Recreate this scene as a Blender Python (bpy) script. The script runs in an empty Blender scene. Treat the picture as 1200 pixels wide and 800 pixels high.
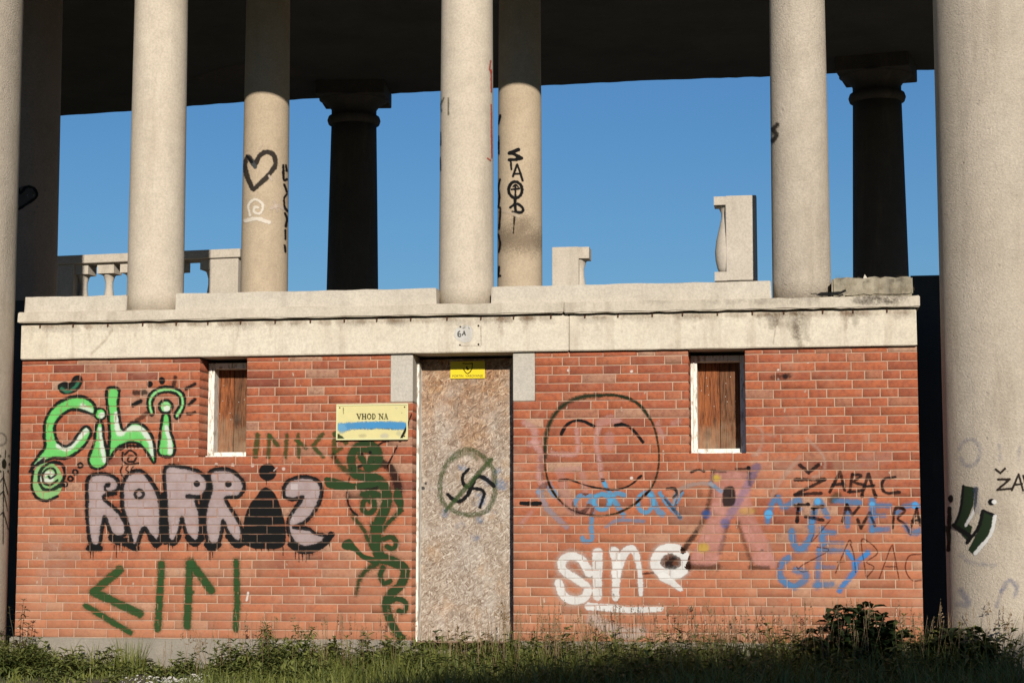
import bpy, bmesh, math, random
import numpy as np
from mathutils import Matrix, Vector

random.seed(7)
RNG = np.random.default_rng(11)
SC = bpy.context.scene
COL = SC.collection

# ------------------------------------------------------------------ camera
F_PX, CAM, YAW, PITCH = 2165.67, np.array([0.0, -15.6055, 1.103]), 0.1542, 0.1065
FW = np.array([-math.sin(YAW)*math.cos(PITCH), math.cos(YAW)*math.cos(PITCH), math.sin(PITCH)])
RT = np.array([math.cos(YAW), math.sin(YAW), 0.0])
UP = np.cross(RT, FW)
cam_data = bpy.data.cameras.new("camera")
cam_data.sensor_width = 36.0
cam_data.lens = F_PX/1200*36
cam_data.clip_end = 3000
cam = bpy.data.objects.new("camera", cam_data)
cam.matrix_world = Matrix((
    (RT[0], UP[0], -FW[0], CAM[0]), (RT[1], UP[1], -FW[1], CAM[1]),
    (RT[2], UP[2], -FW[2], CAM[2]), (0, 0, 0, 1)))
COL.objects.link(cam)
SC.camera = cam

# ------------------------------------------------------------------ sky, sun, exposure
SUN_EL, SUN_AZ = math.radians(20.5), math.radians(15.0)   # azimuth: from the wall's normal towards the right
SUN = Vector((math.sin(SUN_AZ)*math.cos(SUN_EL), -math.cos(SUN_AZ)*math.cos(SUN_EL), math.sin(SUN_EL)))
world = bpy.data.worlds.new("World")
SC.world = world
world.use_nodes = True
wn = world.node_tree
wn.nodes.clear()
sky = wn.nodes.new("ShaderNodeTexSky")
sky.sky_type = 'NISHITA'
sky.sun_disc = False
sky.sun_elevation = SUN_EL
sky.sun_rotation = math.atan2(SUN.x, SUN.y)
sky.altitude = 0
sky.air_density = 1.4
sky.dust_density = 0.0
sky.ozone_density = 10.0
bg = wn.nodes.new("ShaderNodeBackground")
bg.inputs[1].default_value = 0.069
wo = wn.nodes.new("ShaderNodeOutputWorld")
wn.links.new(sky.outputs[0], bg.inputs[0])
wn.links.new(bg.outputs[0], wo.inputs[0])

sun_data = bpy.data.lights.new("sun", 'SUN')
sun_data.energy = 5.0
sun_data.angle = math.radians(0.5)
sun_data.color = (1.0, 0.94, 0.86)
sun = bpy.data.objects.new("sun", sun_data)
sun.rotation_euler = SUN.to_track_quat('Z', 'Y').to_euler()
sun.location = (6, -30, 20)
COL.objects.link(sun)

SC.view_settings.view_transform = 'Standard'
SC.view_settings.look = 'None'
SC.view_settings.exposure = 0.25
SC.view_settings.gamma = 1.0
SC.view_settings.use_curve_mapping = False
SC.cycles.transparent_max_bounces = 12
SC.cycles.max_bounces = 6

# ------------------------------------------------------------------ pixel -> place helpers
def rays(px, py):
    px = np.asarray(px, float); py = np.asarray(py, float)
    return FW + ((px-600)/F_PX)[..., None]*RT + ((400-py)/F_PX)[..., None]*UP
def at_y(px, py, Y):
    d = rays(px, py); t = (Y-CAM[1])/d[..., 1]
    return CAM + d*t[..., None]
def at_z(px, py, Z):
    d = rays(px, py); t = (Z-CAM[2])/d[..., 2]
    return CAM + d*t[..., None]
def X(px, py, Y=0.0): return float(at_y(px, py, Y)[0])
def Z(px, py, Y=0.0): return float(at_y(px, py, Y)[2])

# ------------------------------------------------------------------ object helpers
def tag(o, label=None, cat=None, group=None, kind=None):
    if label: o["label"] = label
    if cat: o["category"] = cat
    if group: o["group"] = group
    if kind: o["kind"] = kind
    return o
def empty(name, loc=(0, 0, 0), parent=None):
    o = bpy.data.objects.new(name, None)
    o.location = loc
    o.empty_display_size = 0.2
    COL.objects.link(o)
    if parent: o.parent = parent
    return o
def link(name, me, mat=None, parent=None, loc=None, smooth=False):
    if mat: me.materials.append(mat)
    o = bpy.data.objects.new(name, me)
    COL.objects.link(o)
    if parent is not None: o.parent = parent
    if loc is not None: o.location = loc
    if smooth: me.polygons.foreach_set("use_smooth", np.ones(len(me.polygons), bool))
    return o
def mesh_np(name, V, Fc, attrs=None):
    """V (n,3); Fc (m,k) all of the same size; attrs {name: float array per vertex}"""
    me = bpy.data.meshes.new(name)
    V = np.asarray(V, np.float32); Fc = np.asarray(Fc, np.int32)
    me.vertices.add(len(V)); me.vertices.foreach_set("co", V.ravel())
    m, k = Fc.shape
    me.loops.add(m*k); me.loops.foreach_set("vertex_index", Fc.ravel())
    me.polygons.add(m)
    me.polygons.foreach_set("loop_start", np.arange(0, m*k, k, dtype=np.int32))
    me.polygons.foreach_set("loop_total", np.full(m, k, np.int32))
    me.update(calc_edges=True)
    for an, av in (attrs or {}).items():
        av = np.asarray(av, np.float32)
        if av.ndim == 2:
            a = me.attributes.new(an, 'FLOAT_COLOR', 'POINT'); a.data.foreach_set("color", av.ravel())
        else:
            a = me.attributes.new(an, 'FLOAT', 'POINT'); a.data.foreach_set("value", av)
    return me
class MB:
    """collects plain shapes into one mesh"""
    def __init__(s): s.v = []; s.f = []
    def add(s, vs, fs):
        b = len(s.v); s.v += [tuple(v) for v in vs]; s.f += [tuple(i+b for i in f) for f in fs]
    def box(s, x0, x1, y0, y1, z0, z1, rot=None):
        vs = [(x, y, z) for z in (z0, z1) for y in (y0, y1) for x in (x0, x1)]
        s.add(vs, [(0, 2, 3, 1), (4, 5, 7, 6), (0, 1, 5, 4), (2, 6, 7, 3), (0, 4, 6, 2), (1, 3, 7, 5)])
    def lathe(s, prof, cx=0, cy=0, n=32, cap=True):
        b = len(s.v)
        for r, z in prof:
            for i in range(n):
                a = 2*math.pi*i/n
                s.v.append((cx+r*math.cos(a), cy+r*math.sin(a), z))
        for j in range(len(prof)-1):
            for i in range(n):
                k = (i+1) % n
                s.f.append((b+j*n+i, b+j*n+k, b+(j+1)*n+k, b+(j+1)*n+i))
        if cap:
            s.f.append(tuple(b+i for i in reversed(range(n))))
            s.f.append(tuple(b+(len(prof)-1)*n+i for i in range(n)))
    def tube(s, pts, r0, r1, n=5):
        b = len(s.v); m = len(pts)
        for j, p in enumerate(pts):
            p = Vector(p); q = Vector(pts[min(j+1, m-1)]) - Vector(pts[max(j-1, 0)])
            q.normalize()
            u = q.orthogonal().normalized(); w = q.cross(u)
            r = r0+(r1-r0)*j/(m-1)
            for i in range(n):
                a = 2*math.pi*i/n
                s.v.append(tuple(p+u*(r*math.cos(a))+w*(r*math.sin(a))))
        for j in range(m-1):
            for i in range(n):
                k = (i+1) % n
                s.f.append((b+j*n+i, b+j*n+k, b+(j+1)*n+k, b+(j+1)*n+i))
    def mesh(s, name, bevel=0.0, seg=2):
        me = bpy.data.meshes.new(name)
        me.from_pydata(s.v, [], s.f)
        if bevel:
            bm = bmesh.new(); bm.from_mesh(me)
            bmesh.ops.bevel(bm, geom=list(bm.edges), offset=bevel, segments=seg, affect='EDGES', clamp_overlap=True)
            bm.to_mesh(me); bm.free()
        me.update()
        return me
def box_obj(name, x0, x1, y0, y1, z0, z1, mat, parent=None, bevel=0.004, rough=0.0, cuts=0):
    m = MB(); m.box(x0, x1, y0, y1, z0, z1)
    me = m.mesh(name)
    if cuts or rough:
        bm = bmesh.new(); bm.from_mesh(me)
        if cuts:
            long_e = [e for e in bm.edges if abs(e.verts[0].co.x-e.verts[1].co.x) > 0.3]
            bmesh.ops.subdivide_edges(bm, edges=long_e, cuts=cuts)
        if bevel: bmesh.ops.bevel(bm, geom=[e for e in bm.edges if e.is_manifold and len(e.link_faces) == 2 and e.calc_face_angle() > 0.5],
                                  offset=bevel, segments=2, affect='EDGES', clamp_overlap=True)
        for v in bm.verts:
            v.co += Vector((random.uniform(-1, 1), random.uniform(-1, 1)*0.6, random.uniform(-1, 1)))*rough
        bm.to_mesh(me); bm.free(); me.update()
    elif bevel:
        bm = bmesh.new(); bm.from_mesh(me)
        bmesh.ops.bevel(bm, geom=list(bm.edges), offset=bevel, segments=2, affect='EDGES', clamp_overlap=True)
        bm.to_mesh(me); bm.free(); me.update()
    return link(name, me, mat, parent)

# ------------------------------------------------------------------ materials
class NT:
    def __init__(s, name):
        s.m = bpy.data.materials.new(name); s.m.use_nodes = True
        s.t = s.m.node_tree; s.t.nodes.clear()
        s.out = s.n("ShaderNodeOutputMaterial")
        s.b = s.n("ShaderNodeBsdfPrincipled")
        s.l(s.b.outputs[0], s.out.inputs[0])
        s.b.inputs["Roughness"].default_value = 0.9
        s.b.inputs["Specular IOR Level"].default_value = 0.2
        s._p = None
    def n(s, typ, **kw):
        nd = s.t.nodes.new(typ)
        for k, v in kw.items(): setattr(nd, k, v)
        return nd
    def l(s, a, b): s.t.links.new(a, b)
    def pos(s):
        if s._p is None: s._p = s.n("ShaderNodeNewGeometry").outputs["Position"]
        return s._p
    def mapped(s, scale=(1, 1, 1), rot=(0, 0, 0), loc=(0, 0, 0), vec=None):
        mp = s.n("ShaderNodeMapping")
        mp.inputs["Scale"].default_value = scale
        mp.inputs["Rotation"].default_value = rot
        mp.inputs["Location"].default_value = loc
        s.l(vec or s.pos(), mp.inputs[0]); return mp.outputs[0]
    def noise(s, scale, detail=4, rough=0.6, vec=None, dist=0.0):
        nd = s.n("ShaderNodeTexNoise")
        nd.inputs["Scale"].default_value = scale; nd.inputs["Detail"].default_value = detail
        nd.inputs["Roughness"].default_value = rough; nd.inputs["Distortion"].default_value = dist
        s.l(vec or s.pos(), nd.inputs["Vector"]); return nd.outputs["Fac"]
    def vor(s, scale, vec=None, feature='F1', rnd=1.0):
        nd = s.n("ShaderNodeTexVoronoi"); nd.feature = feature
        nd.inputs["Scale"].default_value = scale
        if "Randomness" in nd.inputs: nd.inputs["Randomness"].default_value = rnd
        s.l(vec or s.pos(), nd.inputs["Vector"]); return nd
    def ramp(s, fac, stops, interp='LINEAR'):
        nd = s.n("ShaderNodeValToRGB"); cr = nd.color_ramp; cr.interpolation = interp
        while len(cr.elements) > 1: cr.elements.remove(cr.elements[-1])
        for i, (p, c) in enumerate(stops):
            e = cr.elements[0] if i == 0 else cr.elements.new(p)
            e.position = p
            e.color = (c, c, c, 1) if isinstance(c, (int, float)) else (*c, 1)
        s.l(fac, nd.inputs[0]); return nd.outputs[0]
    def mix(s, fac, a, b, blend='MIX'):
        nd = s.n("ShaderNodeMix", data_type='RGBA', blend_type=blend)
        for sock, val in ((nd.inputs[0], fac), (nd.inputs[6], a), (nd.inputs[7], b)):
            if isinstance(val, (int, float)): sock.default_value = val
            elif isinstance(val, tuple): sock.default_value = (*val, 1)
            else: s.l(val, sock)
        return nd.outputs[2]
    def math(s, op, a, b=0.0, c=None, clamp=False):
        nd = s.n("ShaderNodeMath", operation=op); nd.use_clamp = clamp
        for sock, val in zip(nd.inputs, (a, b, c)):
            if val is None: continue
            if isinstance(val, (int, float)): sock.default_value = val
            else: s.l(val, sock)
        return nd.outputs[0]
    def attr(s, name):
        nd = s.n("ShaderNodeAttribute"); nd.attribute_name = name; return nd
    def xyz(s, vec=None):
        nd = s.n("ShaderNodeSeparateXYZ"); s.l(vec or s.pos(), nd.inputs[0]); return nd.outputs
    def color(s, c):
        if isinstance(c, tuple): s.b.inputs["Base Color"].default_value = (*c, 1)
        else: s.l(c, s.b.inputs["Base Color"])
    def bump(s, h, strength=0.3, dist=0.01):
        nd = s.n("ShaderNodeBump"); nd.inputs["Strength"].default_value = strength
        nd.inputs["Distance"].default_value = dist
        s.l(h, nd.inputs["Height"])
        prev = s.b.inputs["Normal"].links
        if prev: s.l(prev[0].from_socket, nd.inputs["Normal"])
        s.l(nd.outputs[0], s.b.inputs["Normal"])

def stone_mat(name, base, dark, stain=(0.16, 0.12, 0.08), streak=0.35, grain=0.25, coarse=0.0, patch=0.5):
    t = NT(name)
    big = t.noise(1.3, 5, 0.62)
    c = t.mix(t.ramp(big, [(0.35, 0.0), (0.7, patch)]), base, dark)
    fine = t.noise(55, 4, 0.7)
    c = t.mix(t.ramp(fine, [(0.35, 0.45), (0.6, 0.0)]), c, tuple(x*0.55 for x in base))
    mid = t.noise(7, 6, 0.7)
    c = t.mix(t.ramp(mid, [(0.5, 0.0), (0.75, 0.4)]), c, tuple(x*0.6 for x in base))
    c = t.mix(t.ramp(mid, [(0.25, 0.35), (0.45, 0.0)]), c, tuple(min(0.6, x*1.25) for x in base))
    sp = t.noise(160, 2, 0.5)
    c = t.mix(t.ramp(sp, [(0.66, 0.0), (0.76, 0.5)]), c, tuple(x*0.45 for x in base))
    st = t.noise(1.0, 6, 0.65, t.mapped((5.5, 5.5, 0.7)))
    c = t.mix(t.ramp(st, [(0.52, 0.0), (0.78, streak)]), c, stain)
    t.color(c)
    h = t.math('ADD', t.math('MULTIPLY', fine, 0.6), sp)
    t.bump(h, grain, 0.006)
    if coarse:
        t.bump(t.noise(62, 6, 0.72), coarse, 0.016)
        pit = t.vor(9.0).outputs['Distance']
        t.bump(t.ramp(t.math('ADD', pit, t.math('MULTIPLY', t.noise(20, 4, 0.6), 0.5)), [(0.22, 0.0), (0.36, 1.0)]), coarse*0.55, 0.02)
    return t.m

M = {}
M['column'] = stone_mat('column_plaster', (0.50, 0.425, 0.325), (0.43, 0.355, 0.26), streak=0.30, grain=0.22)
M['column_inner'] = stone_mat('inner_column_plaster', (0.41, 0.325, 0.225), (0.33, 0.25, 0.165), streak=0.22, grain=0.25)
M['column_rough'] = stone_mat('rough_column_plaster', (0.47, 0.40, 0.31), (0.38, 0.315, 0.235), streak=0.4, grain=0.5, coarse=0.75, patch=0.7)
M['cornice'] = stone_mat('cornice_concrete', (0.49, 0.43, 0.335), (0.40, 0.34, 0.26), stain=(0.15, 0.11, 0.075), streak=0.5, grain=0.25, patch=0.6)
M['frieze'] = stone_mat('frieze_concrete', (0.56, 0.495, 0.385), (0.49, 0.42, 0.315), stain=(0.21, 0.145, 0.09), streak=0.6, grain=0.25, patch=0.6)
M['block'] = stone_mat('parapet_concrete', (0.48, 0.425, 0.34), (0.40, 0.345, 0.27), stain=(0.16, 0.13, 0.10), streak=0.35, grain=0.28, patch=0.6)
M['block_old'] = stone_mat('mossy_parapet_concrete', (0.33, 0.285, 0.205), (0.17, 0.145, 0.10), stain=(0.06, 0.05, 0.04), streak=0.7, grain=0.4, patch=1.0)
M['jamb'] = stone_mat('jamb_concrete', (0.42, 0.38, 0.315), (0.38, 0.34, 0.28), streak=0.1, grain=0.2, patch=0.3)
M['plinth'] = stone_mat('plinth_concrete', (0.27, 0.235, 0.185), (0.19, 0.165, 0.13), stain=(0.10, 0.085, 0.065), streak=0.5, grain=0.35, coarse=0.2, patch=0.9)
M['baluster'] = stone_mat('baluster_stone', (0.46, 0.405, 0.33), (0.38, 0.325, 0.255), streak=0.3, grain=0.2)
M['ceiling'] = stone_mat('ceiling_plaster', (0.06, 0.057, 0.05), (0.038, 0.036, 0.032), stain=(0.05, 0.04, 0.035), streak=0.3, grain=0.1, patch=0.9)  # base colour darkened to carry the deep shade under the roof
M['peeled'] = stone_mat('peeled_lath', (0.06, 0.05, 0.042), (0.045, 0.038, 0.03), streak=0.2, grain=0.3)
M['rear'] = stone_mat('shade_darkened_rear_stone', (0.06, 0.053, 0.045), (0.04, 0.035, 0.03), streak=0.3, grain=0.2)  # near-black stone: shade on rear columns and returns is put into the colour
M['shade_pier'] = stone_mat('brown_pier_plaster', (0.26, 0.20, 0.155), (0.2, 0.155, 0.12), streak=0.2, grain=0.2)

# brick
t = NT('brick_clay')
tone = t.attr('tone').outputs["Fac"]
c = t.ramp(tone, [(0.0, (0.17, 0.047, 0.026)), (0.16, (0.25, 0.070, 0.033)), (0.42, (0.30, 0.083, 0.037)),
                  (0.68, (0.335, 0.097, 0.040)), (0.84, (0.345, 0.115, 0.054)), (0.90, (0.27, 0.125, 0.075)), (1.0, (0.35, 0.21, 0.135))])
n1 = t.noise(26, 5, 0.7)
c = t.mix(t.ramp(n1, [(0.32, 0.65), (0.56, 0.0)]), c, (0.13, 0.042, 0.028))
n2 = t.noise(9, 5, 0.72, dist=0.4)
c = t.mix(t.ramp(n2, [(0.50, 0.0), (0.76, 0.5)]), c, (0.33, 0.165, 0.10))
# lime dust and splash-up on the lower courses
zz = t.xyz()[2]
low = t.ramp(zz, [(0.0, 0.0), (1.0, 0.0)])
nlow = t.math('SUBTRACT', t.math('ADD', t.noise(1.1, 5, 0.6), 0.34), t.math('MULTIPLY', zz, 0.30))
c = t.mix(t.ramp(nlow, [(0.30, 0.0), (0.78, 0.5)]), c, (0.38, 0.185, 0.10))
sp = t.noise(120, 3, 0.6)
c = t.mix(t.ramp(sp, [(0.68, 0.0), (0.78, 0.35)]), c, (0.42, 0.30, 0.22))
salt = t.math('MULTIPLY', t.ramp(t.noise(0.9, 6, 0.7, t.mapped((1, 1, 1.6), loc=(3, 0, 7))), [(0.53, 0.0), (0.72, 1.0)]), t.noise(18, 4, 0.7))
c = t.mix(t.math('MULTIPLY', salt, 0.75), c, (0.40, 0.265, 0.185))
grime = t.ramp(t.noise(1.4, 6, 0.7, t.mapped((1.6, 1, 0.8), loc=(11, 0, 2))), [(0.54, 0.0), (0.8, 0.3)])
c = t.mix(grime, c, (0.155, 0.062, 0.038))
t.color(c)
t.bump(t.math('ADD', sp, n1), 0.45, 0.005)
M['brick'] = t.m
# mortar
t = NT('lime_mortar')
n1 = t.noise(30, 4, 0.7)
c = t.mix(n1, (0.29, 0.175, 0.115), (0.48, 0.34, 0.24))
c = t.mix(t.ramp(t.noise(2.0, 4, 0.6), [(0.38, 0.0), (0.72, 0.8)]), c, (0.28, 0.165, 0.11))
t.color(c); t.bump(t.noise(140, 3, 0.6), 0.5, 0.004)
M['mortar'] = t.m
# weathered white paint
t = NT('flaking_white_paint')
n1 = t.noise(40, 5, 0.7, t.mapped((1, 1, 0.25)))
c = t.mix(t.ramp(n1, [(0.5, 0.0), (0.62, 0.85)]), (0.66, 0.63, 0.55), (0.25, 0.2, 0.14))
t.color(c); t.b.inputs["Roughness"].default_value = 0.6
t.bump(n1, 0.4, 0.004)
M['white_paint'] = t.m
# old boards
def wood_mat(name, a, b, d, seed):
    t = NT(name)
    v = t.mapped((9, 9, 0.55), loc=(seed, seed*0.7, seed*1.3))
    g = t.noise(3.2, 6, 0.65, v, 1.6)
    g2 = t.noise(14, 4, 0.7, v, 0.4)
    c = t.mix(t.ramp(g, [(0.3, 0.0), (0.68, 1.0)]), a, b)
    c = t.mix(t.ramp(g2, [(0.38, 0.9), (0.55, 0.0)]), c, d)
    kn = t.vor(3.3, t.mapped((1.6, 1, 0.9), loc=(seed, 0, seed))).outputs['Distance']
    c = t.mix(t.ramp(kn, [(0.0, 1.0), (0.12, 0.6), (0.24, 0.0)]), c, d)
    zz = t.xyz()[2]
    wgt = t.math('ADD', t.math('MULTIPLY', t.noise(5, 4, 0.6), 1.1), t.math('MULTIPLY', zz, -0.9))
    c = t.mix(t.ramp(t.math('ADD', wgt, 1.75), [(0.36, 0.0), (0.85, 0.75)]), c, (0.26, 0.19, 0.12))
    t.color(c); t.bump(g2, 0.5, 0.004)
    return t.m
M['board_a'] = wood_mat('weathered_board', (0.30, 0.100, 0.030), (0.15, 0.048, 0.02), (0.03, 0.014, 0.009), 3.1)
M['board_b'] = wood_mat('weathered_board_grey', (0.20, 0.085, 0.036), (0.10, 0.042, 0.02), (0.03, 0.016, 0.01), 8.4)
# strand board: three layers of randomly turned flakes
t = NT('strand_board')
base = None; heights = []
zz = t.xyz()[2]
weather = t.ramp(t.math('ADD', t.math('MULTIPLY', zz, 0.21), t.math('MULTIPLY', t.noise(2.6, 5, 0.65), 0.5)), [(0.60, 0.0), (0.86, 1.0)])
for k, (ang, sc) in enumerate(((0.35, 1.0), (-0.55, 1.15), (1.2, 0.9), (0.8, 1.05), (-0.1, 1.3), (-1.0, 1.2))):
    wob = t.n("ShaderNodeVectorMath", operation='MULTIPLY_ADD')
    nz = t.n("ShaderNodeTexNoise"); nz.inputs["Scale"].default_value = 9; t.l(t.pos(), nz.inputs["Vector"])
    t.l(nz.outputs["Color"], wob.inputs[0]); wob.inputs[1].default_value = (0.05, 0.05, 0.05); t.l(t.pos(), wob.inputs[2])
    v = t.mapped((72*sc, 1, 18*sc), loc=(k*3.7, 0, k*1.9), vec=t.mapped((1, 1, 1), rot=(0, ang, 0), vec=wob.outputs[0]))
    vo = t.vor(1.0, v)
    sep = t.n("ShaderNodeSeparateColor"); t.l(vo.outputs["Color"], sep.inputs[0])
    grey = t.ramp(sep.outputs[0], [(0.0, (0.17, 0.12, 0.085)), (0.15, (0.30, 0.235, 0.175)), (0.6, (0.39, 0.32, 0.25)), (1.0, (0.51, 0.445, 0.365))])
    brn = t.ramp(sep.outputs[0], [(0.0, (0.11, 0.04, 0.014)), (0.3, (0.27, 0.115, 0.038)), (0.7, (0.40, 0.20, 0.08)), (1.0, (0.48, 0.31, 0.17))])
    cc = t.mix(weather, grey, brn)
    edge = t.ramp(vo.outputs["Distance"], [(0.42, 0.0), (0.75, 0.55)])
    cc = t.mix(edge, cc, (0.10, 0.06, 0.035))
    if base is None: base = cc
    else: base = t.mix(t.ramp(sep.outputs[1], [(0.52, 0.0), (0.56, 1.0)]), base, cc)
    heights.append(sep.outputs[2])
base = t.mix(t.ramp(t.noise(1.0, 5, 0.65, t.mapped((7, 7, 0.9))), [(0.45, 0.0), (0.72, 0.45)]), base, (0.19, 0.15, 0.12))
base = t.mix(t.ramp(t.noise(3.0, 5, 0.6), [(0.55, 0.0), (0.75, 0.5)]), base, (0.42, 0.25, 0.11))
base = t.mix(t.ramp(t.noise(4.0, 5, 0.6, t.mapped((1, 1, 1), loc=(9, 2, 5))), [(0.5, 0.0), (0.72, 0.45)]), base, (0.50, 0.46, 0.40))
t.color(base)
t.bump(t.math('ADD', heights[0], t.math('ADD', heights[1], heights[2])), 0.6, 0.006)
M['osb'] = t.m
def plain(name, c, rough=0.7, var=0.2, scale=30, bump=0.1):
    t = NT(name); t.b.inputs["Roughness"].default_value = rough
    n = t.noise(scale, 4, 0.6)
    t.color(t.mix(n, tuple(x*(1-var) for x in c), tuple(min(1, x*(1+var)) for x in c)))
    t.bump(n, bump, 0.003)
    return t.m
M['rust'] = plain('rusty_iron', (0.07, 0.035, 0.02), 0.8, 0.5, 90, 0.3)
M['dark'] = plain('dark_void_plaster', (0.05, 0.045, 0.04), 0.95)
M['sign_yellow'] = plain('faded_yellow_enamel', (0.50, 0.44, 0.20), 0.5, 0.08, 14)
M['sign_rim'] = plain('pale_yellow_rim', (0.52, 0.50, 0.27), 0.5, 0.1, 30)
M['warn_yellow'] = plain('yellow_plastic', (0.60, 0.46, 0.01), 0.45, 0.04, 12, 0.02)
M['print'] = plain('black_print', (0.012, 0.012, 0.01), 0.6, 0.1)
# paint film, colour and cover from the stroke raster
t = NT('spray_paint')
a = t.attr('paint')
t.color(a.outputs["Color"]); t.b.inputs["Roughness"].default_value = 0.85; t.b.inputs["Specular IOR Level"].default_value = 0.1
tr = t.n("ShaderNodeBsdfTransparent"); mx = t.n("ShaderNodeMixShader")
t.l(a.outputs["Alpha"], mx.inputs[0]); t.l(tr.outputs[0], mx.inputs[1]); t.l(t.b.outputs[0], mx.inputs[2])
t.l(mx.outputs[0], t.out.inputs[0])
t.m.blend_method = 'BLEND' if hasattr(t.m, 'blend_method') else None
M['paint'] = t.m
# leaves
def leaf_mat(name, lo, hi, dry=None):
    t = NT(name)
    tn = t.attr('tone').outputs["Fac"]
    st = [(0.0, lo), (0.8, hi)]
    if dry: st.append((1.0, dry))
    c = t.ramp(tn, st)
    c = t.mix(t.math('MULTIPLY', t.noise(20, 3, 0.6), 0.5), c, tuple(x*0.6 for x in lo))
    t.color(c); t.b.inputs["Roughness"].default_value = 0.55
    t.b.inputs["Specular IOR Level"].default_value = 0.35
    tl = t.n("ShaderNodeBsdfTranslucent"); t.l(c, tl.inputs[0])
    mx = t.n("ShaderNodeMixShader"); mx.inputs[0].default_value = 0.25
    t.l(t.b.outputs[0], mx.inputs[1]); t.l(tl.outputs[0], mx.inputs[2]); t.l(mx.outputs[0], t.out.inputs[0])
    return t.m
M['grass'] = leaf_mat('grass_blade', (0.058, 0.080, 0.014), (0.25, 0.255, 0.055), (0.34, 0.26, 0.13))
M['herb'] = leaf_mat('herb_leaf', (0.050, 0.076, 0.016), (0.23, 0.245, 0.06))
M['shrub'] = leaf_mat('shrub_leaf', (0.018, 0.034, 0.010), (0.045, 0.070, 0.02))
M['dry'] = leaf_mat('dry_stalk', (0.16, 0.10, 0.045), (0.28, 0.18, 0.085))
M['redleaf'] = leaf_mat('reddish_leaf', (0.06, 0.035, 0.018), (0.09, 0.085, 0.03))
t = NT('soil')
c = t.mix(t.noise(4, 6, 0.7), (0.07, 0.055, 0.035), (0.17, 0.14, 0.10))
c = t.mix(t.ramp(t.noise(0.5, 4, 0.6), [(0.45, 0.0), (0.65, 1.0)]), c, (0.055, 0.075, 0.022))
t.color(c); t.bump(t.noise(35, 5, 0.7), 0.8, 0.03)
M['soil'] = t.m
M['gravel'] = plain('pale_limestone', (0.46, 0.43, 0.38), 0.9, 0.25, 25, 0.3)
M['bark'] = plain('bark', (0.09, 0.07, 0.05), 0.9, 0.4, 30, 0.5)

# ------------------------------------------------------------------ ground
gm = MB()
gn = 60
gx = np.concatenate([np.linspace(-600, -14, 8), np.linspace(-12, 8, 60), np.linspace(10, 600, 8)])
gy = np.concatenate([np.linspace(-600, -22, 7), np.linspace(-20, 2, 50), np.linspace(4, 900, 9)])
GV = []
for y in gy:
    for x in gx:
        near = abs(x) < 15 and -21 < y < 3
        GV.append((x, y, (0.02*math.sin(3.1*x+1.7*y)*math.sin(2.3*y-0.6*x) - 0.015) if near else -0.03))
nx = len(gx)
GF = [(j*nx+i, j*nx+i+1, (j+1)*nx+i+1, (j+1)*nx+i) for j in range(len(gy)-1) for i in range(nx-1)]
ground = link('ground', mesh_np('ground', GV, GF), M['soil'], smooth=True)
tag(ground, kind='structure')

# ------------------------------------------------------------------ the pavilion
pav = empty('pavilion', (-3, 0, 0))
tag(pav, 'brick-walled pavilion with graffiti and an open colonnade of plain columns above', 'building')
def P(o):                                     # parent to the pavilion keeping world coordinates
    o.parent = pav; o.matrix_parent_inverse = Matrix.Translation((3, 0, 0)); return o
def under(o, par):                            # sub-part: parts carry world coordinates, only the parent inverse differs
    o.parent = par; return o

WL, WR, ZB, CH = -6.864, 0.978, 0.25, 0.075
ZT = ZB + 32.6*CH
# levels above the bricks
Z_FR = Z(30, 381, -0.03)            # top of frieze
Z_SL0, Z_SL1 = Z_FR+0.012, Z(30, 366.3, -0.07)
Z_BL = Z(30, 348.5, 0.0)
# openings (x0, x1, z0, z1)
D0, D1 = X(482.6, 600), X(601.6, 600)
JA = (X(457.6, 440), D0, Z(470, 471), ZT)
JB = (D1, X(627.2, 440), Z(615, 470), ZT)
WA = (X(233.2, 480), X(288.8, 480), Z(240, 535), ZT)
WB = (X(806.8, 470), X(873.6, 470), Z(840, 531), ZT)
DOOR = (D0, D1, 0.0, ZT)
openings = [DOOR, JA, JB, WA, WB]

# backing of mortar with the openings cut through, reveals included
def wall_sheet(y0, depth):
    xs = sorted({WL, WR} | {o[0] for o in openings} | {o[1] for o in openings})
    zs = sorted({ZB-0.02, ZT} | {o[2] for o in openings if o[2] > ZB} | {ZT})
    m = MB()
    def solid(cx, cz): return not any(o[0] < cx < o[1] and o[2] < cz < o[3] for o in openings)
    for i in range(len(xs)-1):
        for j in range(len(zs)-1):
            cx, cz = (xs[i]+xs[i+1])/2, (zs[j]+zs[j+1])/2
            if solid(cx, cz):
                m.add([(xs[i], y0, zs[j]), (xs[i+1], y0, zs[j]), (xs[i+1], y0, zs[j+1]), (xs[i], y0, zs[j+1])], [(0, 1, 2, 3)])
    for o in (DOOR, WA, WB):
        z0 = max(o[2], ZB-0.02)
        for x in (o[0], o[1]):
            xo = x-0.003 if x == o[0] else x+0.003
            m.add([(xo, y0, z0), (xo, y0+depth, z0), (xo, y0+depth, ZT), (xo, y0, ZT)], [(0, 1, 2, 3)])
        m.add([(o[0], y0, z0), (o[1], y0, z0), (o[1], y0+depth, z0), (o[0], y0+depth, z0)], [(0, 1, 2, 3)])
    for x in (WL, WR):
        m.add([(x, y0, 0), (x, 9, 0), (x, 9, ZT), (x, y0, ZT)], [(0, 1, 2, 3)])
    return m.mesh('mortar')
wall = P(link('brick_wall', wall_sheet(0.006, 0.52), M['mortar']))
wall["label"] = "orange-red brick wall with pale mortar joints covered in spray graffiti"

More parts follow.
